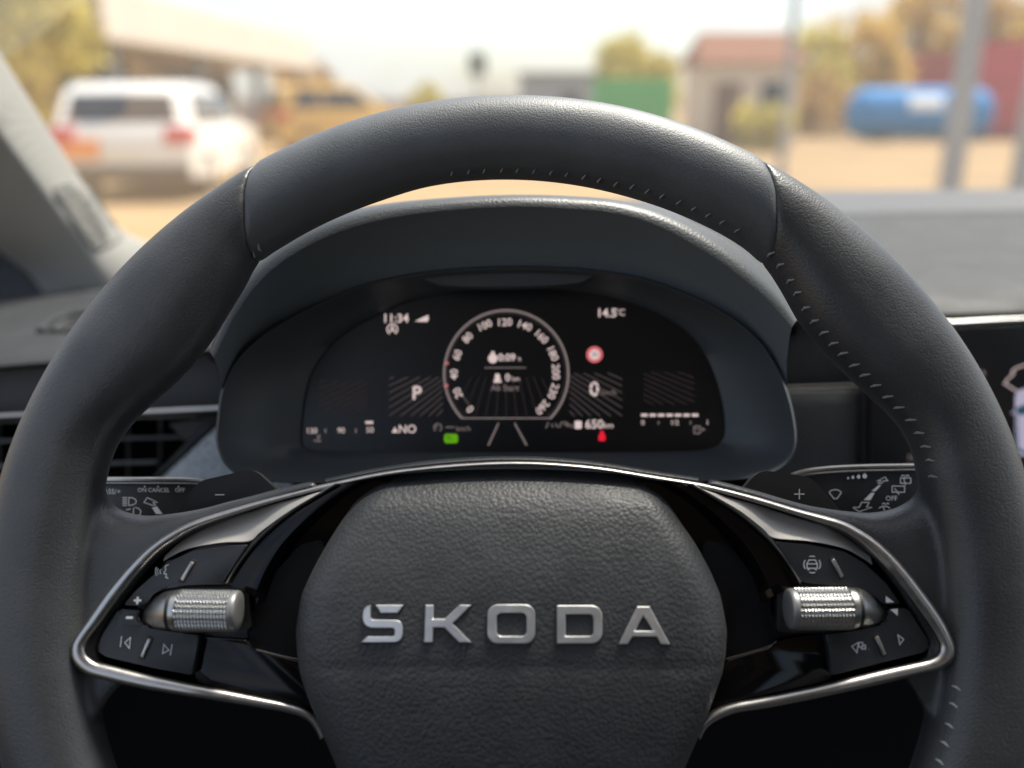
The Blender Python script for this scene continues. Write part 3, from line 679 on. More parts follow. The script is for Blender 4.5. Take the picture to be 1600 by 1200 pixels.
icon('lever_symbol', sf1, [('fill', [(237, 793), (245.5, 791.5), (254, 803), (244, 803)])], 1, hs, m_icon, sb1)
def drop(x, y, s): return ('fill', [(x, y-s*1.25)]+[(x+s*.75*math.sin(R(a)), y-s*.15-s*.75*math.cos(R(a))) for a in range(50, 311, 26)])
icon('drop_symbol', sf2, [drop(1325.2, 747.5, 2.2), drop(1332.7, 746.5, 3), drop(1341.5, 745.6, 3.8), drop(1351.2, 744.6, 4.8)], 1, hs, m_icon, sb2)
icon('lever_symbol', sf2, [('fill', [(1373.5, 757.5), (1377, 758), (1368, 767.5), (1361.5, 767.5)]), ('fill', [(1361, 770), (1367, 770), (1360, 781.5), (1349.5, 781.5)])], 1, hs, m_icon, sb2)
icon('arrow_symbol', sf2, [[(1383, 745.5), (1370, 751.5), (1376.5, 751), (1372, 755), (1378, 755), (1380.5, 751.5), (1387, 751), (1383, 745.5)], [(1346, 785), (1343, 792.5), (1333, 793), (1342, 799.5), (1362, 793), (1354, 792), (1358, 785), (1346, 785)]], 1.2, hs, m_icon, sb2)
icon('wiper_symbol', sf2, [arc(1305, 774, 11, 9, 150, 30, 8)+[(1308, 779), (1303, 779), (1295.5, 769.5)]], 1.4, hs, m_icon, sb2)
icon('rear_wiper_symbol', sf2, [[(1394, 759.5), (1413.5, 759.5), (1413.5, 769), (1394, 769), (1394, 759.5)], [(1398, 763), (1405, 773)], [(1407, 747), (1423, 747), (1423, 755), (1407, 755), (1407, 747)], [(1412, 747), (1415, 758)], arc(1411, 745, 2.5, 2.5, 180, 0, 4), arc(1418, 745, 2.5, 2.5, 180, 0, 4)], 1.3, hs, m_icon, sb2)
T('print', 'OFF', sf2, 1393, 779, 7.5, sb2)
icon('washer_symbol', sf2, [arc(1382, 796, 9, 5, 160, 20, 6), [(1378, 788), (1381, 786), (1384, 788), (1387, 786), (1389, 788)], [(1380, 792), (1383, 800)]], 1.2, hs, m_icon, sb2)

# column cover between wheel and dashboard
COLF = Frame(at(803, 800, .40), 25)
colr = empty('steering_column', COLF, 'dark plastic steering column cover behind the wheel hub', 'column cover')
rows = []
for h, wx, yt in ((.055, 150, 770), (.05, 165, 762), (-.04, 215, 755), (-.14, 235, 752)):
    rows.append([COLF.on(803+wx*sx, yt+dy*1.0, 0)+Vector((0, -.004, h)) for sx, dy in ((-1, 260), (-1, 30), (-.9, 8), (-.7, 0), (0, -2), (.7, 0), (.9, 8), (1, 30), (1, 260), (0, 300))])
gridobj('column_shroud', rows, m_matte, colr, closed=True, caps=True)

# ------------------------------------------------------------------ instrument cluster
CF = Frame(at(805, 590, .422), 20)
clu = empty('instrument_cluster', CF, 'digital instrument cluster with round speedometer under a curved grained hood', 'instrument cluster')
Bp = [(329, 552), (352, 470), (392, 413), (450, 367), (520, 336), (600, 319), (700, 310), (803, 306), (900, 308), (975, 315), (1050, 334), (1120, 366), (1180, 409), (1224, 460), (1246, 506)]
Cp = [(334, 560), (374, 482), (421, 425), (480, 385), (545, 357), (620, 339), (710, 328), (803, 323), (890, 326), (960, 333), (1025, 352), (1090, 386), (1150, 427), (1202, 472), (1237, 512)]
Dp = [(346, 640), (356, 598), (386, 548), (438, 508), (500, 476), (572, 449), (680, 427), (803, 421), (920, 424), (1000, 437), (1060, 457), (1120, 487), (1175, 527), (1213, 580), (1233, 640)]
B_, C_, D_ = spline(Bp, 8), spline(Cp, 8), spline(Dp, 8)
rows = []
for i, (b, c, d) in enumerate(zip(B_, C_, D_)):
    zb, zc, zd = .400, .376, .402
    out = []
    far = CF.z(b.x, b.y, .62); far.y -= .012; out.append(far)
    fm = CF.z(b.x, b.y, .50); fm.y -= .0015; out.append(fm)
    pb = CF.z(b.x, b.y, zb); pc = CF.z(c.x, c.y, zc); pd = CF.z(d.x, d.y, zd)
    out.append(pb)
    nx = [(.2, .30), (.4, .52), (.58, .62), (.74, .62), (.88, .42)]
    cen = (pb+pc)/2
    for t, k in nx:                        # rolled front edge
        p = pb.lerp(pc, t); o_ = Vector((0, 0, 1)) if True else 0
        out.append(p+Vector((0, .003*k, .006*k)))
    out.append(pc)
    out.append(pc.lerp(pd, .12)+Vector((0, 0, -.003)))
    out.append(pc.lerp(pd, .4)+Vector((0, 0, -.006))); out.append(pc.lerp(pd, .75)+Vector((0, 0, -.004))); out.append(pd)
    rows.append(out)
hood = gridobj('hood', [r[:9] for r in rows], m_hood, clu, ang=80)
gridobj('hood_lining', [r[8:] for r in rows], m_hood_veil, clu, ang=80)
# inner lining face set just inside the hood
ringp = [(345, 692), (346, 655), (352, 612), (368, 573), (400, 537), (450, 502), (520, 468), (590, 443), (690, 427), (803, 422), (910, 425), (1000, 438), (1080, 466), (1150, 505), (1195, 550), (1222, 605), (1235, 655), (1237, 695), (1222, 725), (1185, 742), (1120, 749), (960, 752), (803, 753), (640, 752), (470, 752), (395, 746), (360, 726)]
scrp = [(484, 690), (486, 650), (492, 612), (502, 580), (520, 552), (545, 522), (590, 492), (640, 470), (715, 455), (803, 450), (890, 454), (960, 466), (1020, 486), (1070, 515), (1100, 550), (1120, 595), (1131, 640), (1133, 672), (1127, 690), (1108, 701), (1070, 705), (940, 707), (803, 707), (660, 707), (550, 706), (505, 704), (490, 699)]
scrp = [(x-15*max(0, min(1, (600-x)/80)), y) for x, y in scrp]
ro, si = spline(ringp, 5, True), spline(scrp, 5, True)
HR = .026
rows = []
for a, b in zip(ro, si):
    c = Vector((800, 590)); o = a+(a-c).normalized()*7
    rows.append([CF.on(o.x, o.y, HR-.012), CF.on(o.x, o.y, HR-.002), CF.on(*(a.lerp(o, .55)), HR+.0012), CF.on(a.x, a.y, HR), CF.on(*(a.lerp(b, .06)), HR-.003), CF.on(*(a.lerp(b, .35)), .014), CF.on(*(a.lerp(b, .7)), .006), CF.on(b.x, b.y, .002), CF.on(b.x, b.y, -.001)])
rows = [list(r) for r in zip(*rows)]
gridobj('surround', rows, m_bezel, clu, closed=True, ang=70)
scr = mesh('display', [CF.on(p.x, p.y, 0.0) for p in spline([(x+(8 if x > 805 else -8), y+(6 if y > 590 else -6)) for x, y in scrp], 5, True)], [tuple(range(len(si)))], m_glassy, clu, smooth=False)
# sensor bump in the middle of the top edge
plate('sensor_visor', CF, rounded([(640, 428), (705, 421), (803, 419), (885, 420), (940, 424), (905, 442), (860, 446), (735, 448), (690, 446)], 10), .010, .020, m_bezel, clu, .0015)
hd = .0006
e = lambda n, strokes, w_, mat: icon(n, CF, strokes, w_, hd, mat, scr)
tx = lambda n, s, x, y, h, mat=e_white, **k: text(n, s, CF, x, y, h, hd, mat, scr, **k)
# speedometer ring, numbers
cx, cy, rr_ = 791, 584, 97
e('speed_ring', [arc(cx, cy, rr_, rr_+2, 225, -45, 64)], 3.4, e_ring)
e('speed_ring_inner', [arc(cx, cy, rr_-4.5, rr_-2.5, 225, -45, 64)], 1.0, e_line)
NUM = [(0, 735, 639), (20, 716, 614), (40, 710, 585), (60, 715, 555), (80, 731, 528), (100, 757, 509), (120, 788, 504), (140, 819, 509), (160, 845, 526), (180, 863, 552), (200, 868, 581), (230, 864, 611), (260, 847, 636)]
for n_, x, y in NUM:
    ang = math.atan2(cy-y, x-cx)-math.pi/2
    tx('speed_number', str(n_), x, y, 11.5, rot=ang, bold=.012)
e('needle', [[(723, 619), (734, 634)]], 3, e_line)
e('red_mark', [[(695, 568), (701, 567)], [(694, 604), (700, 602)]], 4, e_rose)
# middle of the dial
e('clock_symbol', [('fill', [(770+7.5*math.cos(R(a)), 560-7.5*math.sin(R(a))) for a in range(0, 360, 24)]), ('fill', [(767.5, 549), (772.5, 549), (772.5, 553), (767.5, 553)])], 1, e_white)
tx('trip_time', '0:09', 792, 559, 11, bold=.02); tx('unit', 'h', 812, 561, 7)
e('rule_line', [[(757, 574.5), (822, 574.5)]], 1.4, e_dim)
e('seat_symbol', [('fill', [(774, 584), (780, 584), (782, 592), (784, 598), (771, 598), (773, 592)])], 1, e_white)
tx('trip_distance', '0', 793, 590.5, 11, bold=.02); tx('unit', 'km', 806, 592, 7.5)
tx('trip_caption', 'Ab Start', 789, 606.5, 9, e_dim, bold=.01)
e('base_line', [[(722, 653.5), (862, 653.5)]], 1.8, e_ring)
e('lane_line', [[(779, 661), (763, 696)], [(804, 661), (823, 696)]], 2.6, e_dim)
# left side
tx('clock_digits', '11:34', 618, 498, 13, bold=.02); e('signal_symbol', [('fill', [(648, 502), (669, 492), (670, 499), (667, 503)])], 1, e_white)
e('start_stop_symbol', [arc(613, 514.5, 8, 8, -60, 240, 14), [(609, 519), (613, 510), (617, 519)], [(610.5, 516), (615.5, 516)]], 2, e_white)
tx('gear_letter', 'P', 651, 615, 21, bold=.02)
tx('compass', 'NO', 636.5, 671, 12.5, bold=.01); e('compass_arrow', [('fill', [(617, 667), (622, 676), (612, 676)])], 1, e_white)
for s_, x, y in (('130', 487, 673.5), ('90', 533, 673), ('50', 578, 672)): tx('gauge_number', s_, x, y, 8.5)
e('gauge_tick', [[(508.5, 670), (508.5, 676)], [(556, 670), (556, 676)]], 2.4, e_dim)
e('gauge_bar', [('fill', [(571, 658), (583, 658), (583, 662), (571, 662)])], 1, e_white)
e('coolant_symbol', [[(497, 680), (497, 687)], [(497, 681), (501, 681)], [(497, 684), (500, 684)], [(490, 689), (494, 688), (498, 690), (502, 688)]], 1.8, e_dim)
e('cruise_symbol', [arc(684, 668, 6, 6, 240, -60, 10), [(684, 668), (679, 664)]], 1.6, e_dim)
e('cruise_dashes', [[(696, 667.5), (710, 667.5)]], 1.5, e_dim); tx('unit', 'km/h', 724, 670, 8, e_dim)
e('green_lamp', [('fill', rrect(694, 678, 715.5, 692.5, 4, 4))], 1, e_green)
e('lamp_cross', [[(699, 681.5), (711, 689)], [(701, 688.5), (701, 683)]], 1.3, m_groove)
# right side
tx('temperature', '14.5', 948, 489.5, 13, bold=.02); tx('unit', '°C', 969, 488.5, 10)
e('limit_disc', [('fill', [(929+12.8*math.cos(R(a)), 554-12.8*math.sin(R(a))) for a in range(0, 360, 15)])], 1, e_rose)
icon('limit_face', CF, [('fill', [(929+8*math.cos(R(a)), 554-8*math.sin(R(a))) for a in range(0, 360, 20)])], 1, hd+.0003, e_white, scr)
text('limit_number', '30', CF, 929, 554, 6.5, hd+.0006, m_groove, scr)
tx('speed_digit', '0', 928.5, 609, 22, bold=.02); tx('unit', 'km/h', 951, 613.5, 8.5, e_dim)
tx('range', '650', 928.5, 663.5, 13.5, bold=.015); tx('unit', 'km', 951, 665, 9)
e('pump_symbol', [('fill', rrect(898, 657.5, 909, 670, 2, 3))], 1, e_white)
e('car_symbol', [[(874, 668), (877, 660), (886, 660), (888, 668)], [(881, 664), (893, 664), (894, 669)], [(853, 669), (857, 660)], [(862, 662), (864, 668)], [(868, 661), (871, 668)]], 1.6, e_dim)
e('belt_lamp', [('fill', [(940.5, 672), (943.5, 675), (946.5, 684), (945, 689), (936, 689), (934.5, 684), (938, 675)])], 1, e_red)
e('fuel_bar', [('fill', rrect(1001.5+13.2*k, 646.5, 1012+13.2*k, 650.8, 1.5, 2)) for k in range(7)], 1, e_white)
for s_, x in (('0', 1004.5), ('1/2', 1054), ('1', 1105.5)): tx('gauge_number', s_, x, 660.5, 7.5)
e('gauge_tick', [[(1029, 658), (1029, 663)], [(1079, 658), (1079, 663)]], 1.8, e_dim)
e('fuel_symbol', [rrect(1084.5, 666, 1094, 677, 1, 2)+[(1094, 667)], ('fill', [(1097, 668), (1102, 671), (1097, 674)]), [(1087, 670), (1091, 670)]], 1.8, e_dim)
# perspective line fields: thin rays clipped to a panel
def rays(x0, y0, x1, y1, vx, vy, a_from, a_to, n, wdt, mat):
    st = []
    for k in range(n):
        a = R(a_from+(a_to-a_from)*k/(n-1)); dx, dy = math.cos(a), math.sin(a); t0, t1 = 0, 1e9
        for o_, d_, lo, hi in ((vx, dx, x0, x1), (vy, dy, y0, y1)):
            if abs(d_) < 1e-9: continue
            ta, tb = sorted(((lo-o_)/d_, (hi-o_)/d_)); t0, t1 = max(t0, ta), min(t1, tb)
        if t1-t0 > 3: st.append([(vx+dx*t0, vy+dy*t0), (vx+dx*t1, vy+dy*t1)])
    return e('line_field', st, wdt, mat)
rays(608, 589, 692, 650, 830, 500, 180-50, 180-18, 15, 2.2, e_line)
rays(890, 583, 972, 650, 750, 500, 18, 50, 15, 2.2, e_line)
rays(498, 594, 575, 645, 900, 440, 180-34, 180-17, 16, 2.0, e_line2)
rays(1006, 581, 1085, 632, 680, 440, 17, 34, 16, 2.0, e_line2)
rays(724, 590, 862, 650, 791, 480, 58, 122, 13, 1.6, e_line2)

# ------------------------------------------------------------------ dashboard
DF = Frame(Vector((CX, .75, H-.16)), 0)
dash = empty('dashboard', DF, 'dark grey grained dashboard with air vent and fabric inlay', 'dashboard')
XS = [-500, -300, -100, 0, 60, 120, 170, 260, 400, 550, 700, 850, 1000, 1130, 1250, 1330, 1420, 1510, 1600, 1750, 1950, 2300]
def row(tab): return [lut(tab, x) for x in XS]
far_y = row([(-500, 500), (-100, 480), (0, 470), (170, 444), (400, 395), (700, 340), (1000, 310), (1250, 299), (1600, 295), (2300, 290)])
far_z = row([(-500, .66), (0, .70), (170, .77), (400, .90), (700, 1.02), (1000, 1.09), (1250, 1.10), (2300, 1.05)])
rib_y = row([(-500, 512), (0, 484), (170, 458), (400, 415), (700, 368), (1000, 346), (1250, 340), (1600, 333), (2300, 322)])
rib_z = row([(-500, .63), (0, .665), (170, .71), (400, .76), (700, .81), (1000, .84), (1250, .85), (2300, .84)])
frt_y = row([(-500, 600), (-100, 580), (0, 572), (100, 564), (345, 545), (700, 515), (1000, 503), (1250, 497), (1480, 491), (1600, 487), (2300, 466)])
frt_z = row([(-500, .50), (0, .52), (345, .53), (700, .55), (1250, .555), (1600, .555), (2300, .55)])
rows = []
def dpt(i, y, z, dy=0, dz=0): return DF.z(XS[i], y+dy, z+dz)
n = len(XS)
rows.append([DF.z(XS[i], far_y[i]+14, far_z[i]+.12) for i in range(n)])
rows.append([DF.z(XS[i], far_y[i], far_z[i]) for i in range(n)])
rows.append([DF.z(XS[i], rib_y[i]-3, rib_z[i]+.008) for i in range(n)])
strip = gridobj('ribbed_strip', rows, m_ribbed, dash, ang=30)
rows = [[DF.z(XS[i], rib_y[i]-3, rib_z[i]+.006) + Vector((0, 0, -.012)) for i in range(n)]]
rows.append([DF.z(XS[i], rib_y[i]+1.5, rib_z[i]) for i in range(n)])
for t in (.04, .25, .5, .75, .92):
    rows.append([DF.z(XS[i], rib_y[i]+(frt_y[i]-rib_y[i])*t, rib_z[i]+(frt_z[i]-rib_z[i])*(1-(1-t)**1.7)) for i in range(n)])
rows.append([DF.z(XS[i], frt_y[i], frt_z[i]) for i in range(n)])
rows.append([DF.z(XS[i], frt_y[i]+4, frt_z[i]+.004) for i in range(n)])
rows.append([DF.z(XS[i], frt_y[i]+9, frt_z[i]+.014) for i in range(n)])
gridobj('top_pad', rows, m_dash, dash, ang=50)
# fascia under the pad
fas_y = row([(-500, 680), (-100, 655), (0, 648), (345, 636), (800, 620), (1250, 606), (1600, 598), (2300, 585)])
rows = [[DF.z(XS[i], frt_y[i]+5, frt_z[i]+.012) for i in range(n)], [DF.z(XS[i], (frt_y[i]+fas_y[i])/2, frt_z[i]+.0115) for i in range(n)], [DF.z(XS[i], fas_y[i]-10, frt_z[i]+.0112) for i in range(n)], [DF.z(XS[i], fas_y[i]-3, frt_z[i]+.012) for i in range(n)], [DF.z(XS[i], fas_y[i], frt_z[i]+.012) for i in range(n)]]
gridobj('fascia', rows, m_dashd, dash, ang=25)
def ribbon(name, pts, wpx, z, mat, parent, th=.003):
    a = spline(pts, 6); rows = []
    for p in a:
        zz = z(p.x) if callable(z) else z
        rows.append([DF.z(p.x, p.y+dy*wpx, zz+dz) for dy, dz in ((-.5, th), (-.5, 0), (-.2, -.0012), (.2, -.0012), (.5, 0), (.5, th))])
    return gridobj(name, rows, mat, parent, ang=60)
ribbon('chrome_strip', [(-300, 668), (0, 650), (120, 647), (225, 644), (350, 638)], 7.5, .512, m_silver, dash)
ribbon('chrome_strip', [(1225, 606), (1290, 604), (1350, 602)], 3.4, .545, m_silver, dash)
ribbon('chrome_strip', [(1380, 509), (1480, 505), (1600, 499), (1900, 489)], 7.5, .546, m_silver, dash)
# seam between fascia pieces
ribbon('fascia_gap', [(329, 541), (331, 570), (335, 604)], 4, .526, m_groove, dash)
# dark cavity wall and lower dash
rows = []
for yy, zz in ((0, .0), (70, .05), (150, .09), (260, .10), (420, .12), (700, .10)):
    rows.append([DF.z(XS[i], fas_y[i]-3+yy, frt_z[i]+.016+zz) for i in range(n)])
gridobj('lower_panel', rows, m_dark, dash, ang=30)
# left air vent
VF = Frame(at(150, 690, .54), 12)
vent = tag(bpy.data.objects.new('air_vent', None), None); bpy.data.objects.remove(vent)
vent = plate('air_vent', Frame(DF.o, 0), [(-260, 660), (345, 646), (345, 760), (-260, 775)], -.05, -.048, m_dark, dash) if False else None
def dz(px, py, z): return DF.z(px, py, z)
fr_pts = [(-250, 664), (345, 648), (345, 652), (-250, 669)]
vent = prism('air_vent', [dz(x, y, .520) for x, y in fr_pts], [dz(x, y, .535) for x, y in fr_pts], m_matte, dash, .0004)
def slat(a, b, wpx, z0, z1):
    P = [(a[0], a[1]-wpx/2), (b[0], b[1]-wpx/2), (b[0], b[1]+wpx/2), (a[0], a[1]+wpx/2)]
    return prism('slat', [dz(x, y, z0) for x, y in P], [dz(x, y, z1) for x, y in P], m_slat, vent, .0006)
slat((-240, 694), (292, 683), 5.5, .528, .555); slat((-240, 735), (246, 722), 6.0, .526, .553); slat((-240, 772), (215, 760), 6.0, .525, .552)
for x in (-120, -60, 0, 50, 100, 150, 201, 251, 300):
    P = [(x-2.6, 652), (x+2.6, 652), (x+1.2, 790), (x-4, 790)]
    prism('fin', [dz(a, b, .541) for a, b in P], [dz(a, b, .562) for a, b in P], m_matte, vent, .0005)
# slanted end of the vent and the fabric inlay
P = [(318, 664), (338, 664), (252, 747), (232, 750)]
prism('vent_bar', [dz(x, y, .514) for x, y in P], [dz(x, y, .545) for x, y in P], m_gloss, dash, .0015)
P = [(262, 661), (345, 650), (345, 664), (318, 668), (290, 692)]
prism('vent_cheek', [dz(x, y, .522) for x, y in P], [dz(x, y, .545) for x, y in P], m_matte, dash, .001)
P = rounded([(338, 668), (420, 640), (470, 800), (240, 800), (252, 748)], 3)
prism('fabric_inlay', [dz(x, y, .512+.02*(max(0, 345-x)/100)*0) for x, y in P], [dz(x, y, .540) for x, y in P], m_fabric, dash, .001)
# small defroster slot in the left of the pad
def rpad(px, py, lift=0):
    # point on the pad under the pixel, found on the pad's row interpolation
    fy, fz, ry, rz = [lut(list(zip(XS, t)), px) for t in (frt_y, frt_z, rib_y, rib_z)]
    t = max(0, min(1, (py-ry)/(fy-ry))); return DF.z(px, py, rz+(fz-rz)*(1-(1-t)**1.7)-lift)
slot = [(66, 517), (78, 507), (100, 497), (130, 493), (165, 492), (165, 512), (130, 514), (100, 517)]
so = mesh('defroster_slot', [rpad(x, y, .006) for x, y in slot], [tuple(range(len(slot)))], m_groove, dash, smooth=False)
so['label'] = 'crescent defroster slot in the left of the pad'
tube('slot_lip', [rpad(x, y, .005) for x, y in spline([(62, 518), (70, 509), (86, 499), (110, 492), (150, 489), (175, 488)], 5)], .0022, m_dash, dash, 8)
tube('slot_vane', [rpad(x, y, .007) for x, y in spline([(84, 516), (95, 507), (115, 502), (150, 508)], 5)], .0015, m_dashd, dash, 8)
# honeycomb panel on the right
HP = [(1225, 611), (1348, 608), (1348, 742), (1290, 760), (1190, 760)]
hp = prism('honeycomb_panel', [dz(x, y, .535) for x, y in HP], [dz(x, y, .545) for x, y in HP], m_dashd, dash, .0005)
v, f = [], []
yy = 632; j = 0
while yy < 745:
    xx = 1200+(j % 2)*4.7
    while xx < 1340:
        c = dz(xx, yy-.012*(xx-1200), .5345); ux = dz(xx+3.9, yy, .5345)-dz(xx, yy, .5345); uy = dz(xx, yy-3.4, .5345)-dz(xx, yy, .5345); b = len(v)
        for k in range(6): v.append(c+ux*math.cos(R(60*k+30))+uy*math.sin(R(60*k+30)))
        v.append(c+Vector((0, -.0022, .0003)))
        for k in range(6): f.append((b+k, b+(k+1) % 6, b+6))
        xx += 9.4
    yy += 6.1; j += 1
tag(mesh('honeycomb_relief', v, f, m_relief, hp, smooth=False), kind='stuff')
P = [(1345, 606), (1359, 606), (1359, 760), (1345, 760)]
prism('panel_post', [dz(x, y, .530) for x, y in P], [dz(x, y, .545) for x, y in P], m_matte, dash, .001)

# infotainment display
IF = Frame(at(1600, 640, .52), 14, -4)
inf = empty('infotainment_screen', IF, 'black touchscreen at the right edge showing a car from above', 'touchscreen')
P = [(1361, 516), (1480, 514), (1600, 509), (2050, 492), (2050, 860), (1361, 850)]
sc2 = plate('display', IF, [tuple(p) for p in rounded(P, 10, 4)], -.012, 0, m_glassy, inf, .0012)
icon('map_outline', IF, [spline([(1604, 570), (1596, 572), (1588, 575)], 2)+[Vector((1581.5, 580)), Vector((1584, 584)), Vector((1576, 591)), Vector((1569.5, 599)), Vector((1590, 612))]], 2.0, .0006, e_white, sc2)
icon('car_picture', IF, [('fill', [(1586, 620), (1590, 611), (1600, 607), (1632, 607), (1641, 612), (1645, 620), (1645, 704), (1640, 712), (1592, 712), (1587, 706)])], 1, .0006, e_lav, sc2)
icon('car_picture_window', IF, [('fill', [(1587, 638), (1600, 632), (1632, 632), (1644, 638), (1642, 649), (1600, 648), (1590, 649)]), ('fill', [(1588, 650), (1590, 650), (1592, 700), (1600, 704), (1632, 704), (1642, 698), (1642, 708), (1594, 708), (1588, 704)])], 1, .0009, e_blue, sc2)
icon('car_picture_mirror', IF, [('fill', [(1580, 645), (1585, 641), (1586, 644), (1581, 647)])], 1, .0008, e_lav, sc2)
icon('temperature_arrow', IF, [('fill', [(1536, 577), (1540.5, 586), (1532, 586)])], 1, .0006, e_dim, sc2)
text('screen_text', 'MENU', IF, 1437, 716, 9, .0006, e_dim, sc2)

# ------------------------------------------------------------------ left pillar, door and windscreen
PF = Frame(at(100, 350, .72), 0)
pil = empty('pillar_trim', PF, 'light grey windscreen pillar trim with ribbed speaker grille', 'pillar trim')
Rp = [(-260, -330), (-120, -110), (0, 86), (42, 152), (88, 224), (131, 290), (165, 335), (196, 365), (228, 379), (262, 392), (300, 420)]
Cr = [(-330, -220), (-170, 0), (-30, 170), (0, 210), (38, 262), (75, 312), (108, 356), (132, 392), (150, 420), (168, 446), (190, 480)]
Lp = [(-520, -130), (-330, 90), (-150, 262), (-90, 310), (-40, 352), (0, 384), (24, 404), (45, 424), (60, 445), (72, 470), (80, 500)]
zz = [.50, .57, .64, .662, .685, .705, .72, .733, .742, .75, .76]
Rs, Cs, Ls, Zs = spline(Rp, 6), spline(Cr, 6), spline(Lp, 6), [p.x for p in spline([(a, 0) for a in zz], 6)]
def pil_pt(a, i, lift=0):
    """a: -1 left edge, 0 crease, 1 right edge"""
    z0 = Zs[i]
    if a >= 0: p = Cs[i].lerp(Rs[i], a); z = z0-.012+.045*a**1.3
    else: p = Cs[i].lerp(Ls[i], -a); z = z0-.012+.030*(-a)**1.2
    return PF.z(p.x, p.y, z-lift)
rows = []
for i in range(len(Rs)):
    a = [-1, -.8, -.6, -.4, -.2, -.1, -.04, 0, .04, .1, .2, .4, .6, .8, .94, 1]
    r = [PF.z(Ls[i].x-10, Ls[i].y+10, Zs[i]+.09)]+[pil_pt(k, i) for k in a]+[PF.z(Rs[i].x+1, Rs[i].y-1, Zs[i]+.045), PF.z(Rs[i].x-8, Rs[i].y+8, Zs[i]+.10)]
    rows.append(r)
gridobj('pillar_cover', rows, m_pillar, pil, ang=60)
# grille
m_grille = M('grille_plastic', (.25, .245, .225), .6, spec=.35)
def gpt(px, py, lift):
    best = None
    for i in range(len(Rs)-1):
        for k in range(21):
            a = k/20; p = Cs[i].lerp(Rs[i], a); d = (p.x-px)**2+(p.y-py)**2
            if best is None or d < best[0]: best = (d, i, a)
    _, i, a = best; return PF.z(px, py, Zs[i]-.012+.045*a**1.3-lift)
gout = spline([(84, 293), (95, 289), (120, 289), (137, 293), (152, 312), (172, 340), (188, 362), (188, 371), (168, 381), (150, 386), (140, 380), (120, 350), (100, 320), (87, 301)], 3, True)
gr_ = mesh('speaker_grille', [gpt(p.x, p.y, .0012) for p in gout], [tuple(range(len(gout)))], m_grille, pil, smooth=False)
tube('grille_frame', [gpt(p.x, p.y, .0016) for p in gout]+[gpt(gout[0].x, gout[0].y, .0016)], .0010, m_grille, gr_, 6, caps=False)
for k in range(16):
    t = k/15; y0 = 297+t*82; xl = 88+t*55; xr = 132+t*40; 
    pts = [(xl, y0+1.5), (xl+(xr-xl)*.35, y0-.5), (xl+(xr-xl)*.65, y0), (xr-6, y0+2.5), (xr+7, y0+9)]
    if t > .86: pts = pts[:4]
    tube('grille_rib', [gpt(p.x, p.y, .0020) for p in spline(pts, 3)], .0011, m_grille, gr_, 6)
# door top, dark, left of the pillar
dor = [(-620, -60), (-330, 90), (-150, 262), (-40, 352), (0, 384), (26, 405), (46, 424), (61, 445), (73, 468), (0, 505), (-300, 570), (-700, 640)]
dof = Frame(at(0, 450, .75), 0, 40)
door = prism('door_trim', [dof.z(x, y, .765 if x > -200 else .70) for x, y in dor], [dof.z(x, y, .82 if x > -200 else .76) for x, y in dor], M('door_plastic', (.028, .031, .036), .6, bump=('grain', 700, .0002)), None, .004)
door.matrix_world = dof.M; tag(door, 'dark door and mirror trim below the grey pillar at the left edge', 'door trim')

# windscreen: thin glass with a dust film added to veil the yard like haze
gl_ = bpy.data.materials.new('windscreen_glass'); gl_.use_nodes = True; t = gl_.node_tree; t.nodes.remove(t.nodes['Principled BSDF'])
o_ = t.nodes['Material Output']; tr = t.nodes.new('ShaderNodeBsdfTransparent'); tr.inputs[0].default_value = (.95, .97, .96, 1)
gls = t.nodes.new('ShaderNodeBsdfGlossy'); gls.inputs['Roughness'].default_value = .01
lw = t.nodes.new('ShaderNodeFresnel'); lw.inputs[0].default_value = 1.45
m1 = t.nodes.new('ShaderNodeMixShader'); df = t.nodes.new('ShaderNodeBsdfTranslucent'); df.inputs[0].default_value = (.9, .88, .84, 1); m2 = t.nodes.new('ShaderNodeMixShader')
m2.inputs[0].default_value = .028
sc_ = t.nodes.new('ShaderNodeMath'); sc_.operation = 'MULTIPLY'; sc_.inputs[1].default_value = .2
t.links.new(lw.outputs[0], sc_.inputs[0])
t.links.new(tr.outputs[0], m2.inputs[1]); t.links.new(df.outputs[0], m2.inputs[2]); t.links.new(sc_.outputs[0], m1.inputs[0]); t.links.new(m2.outputs[0], m1.inputs[1]); t.links.new(gls.outputs[0], m1.inputs[2]); t.links.new(m1.outputs[0], o_.inputs[0])
WSF = Frame(Vector((CX, 1.2, H-.13)), 0)
rows = []
for j in range(9):
    s = j/8; r_ = []
    for i in range(17):
        q = -1+i/8; r_.append(WSF.w((CX+q*(.94-.16*s), 1.30-.28*q*q+(.12-1.30+.28*q*q*.75)*s+.05*math.sin(math.pi*s), H-.15+.52*s+.02*math.sin(math.pi*s))))
    rows.append(r_)
ws = gridobj('windscreen', rows, gl_, None, ang=180); ws.matrix_world = WSF.M
tag(ws, 'sloping windscreen glass above the dashboard', 'windscreen')

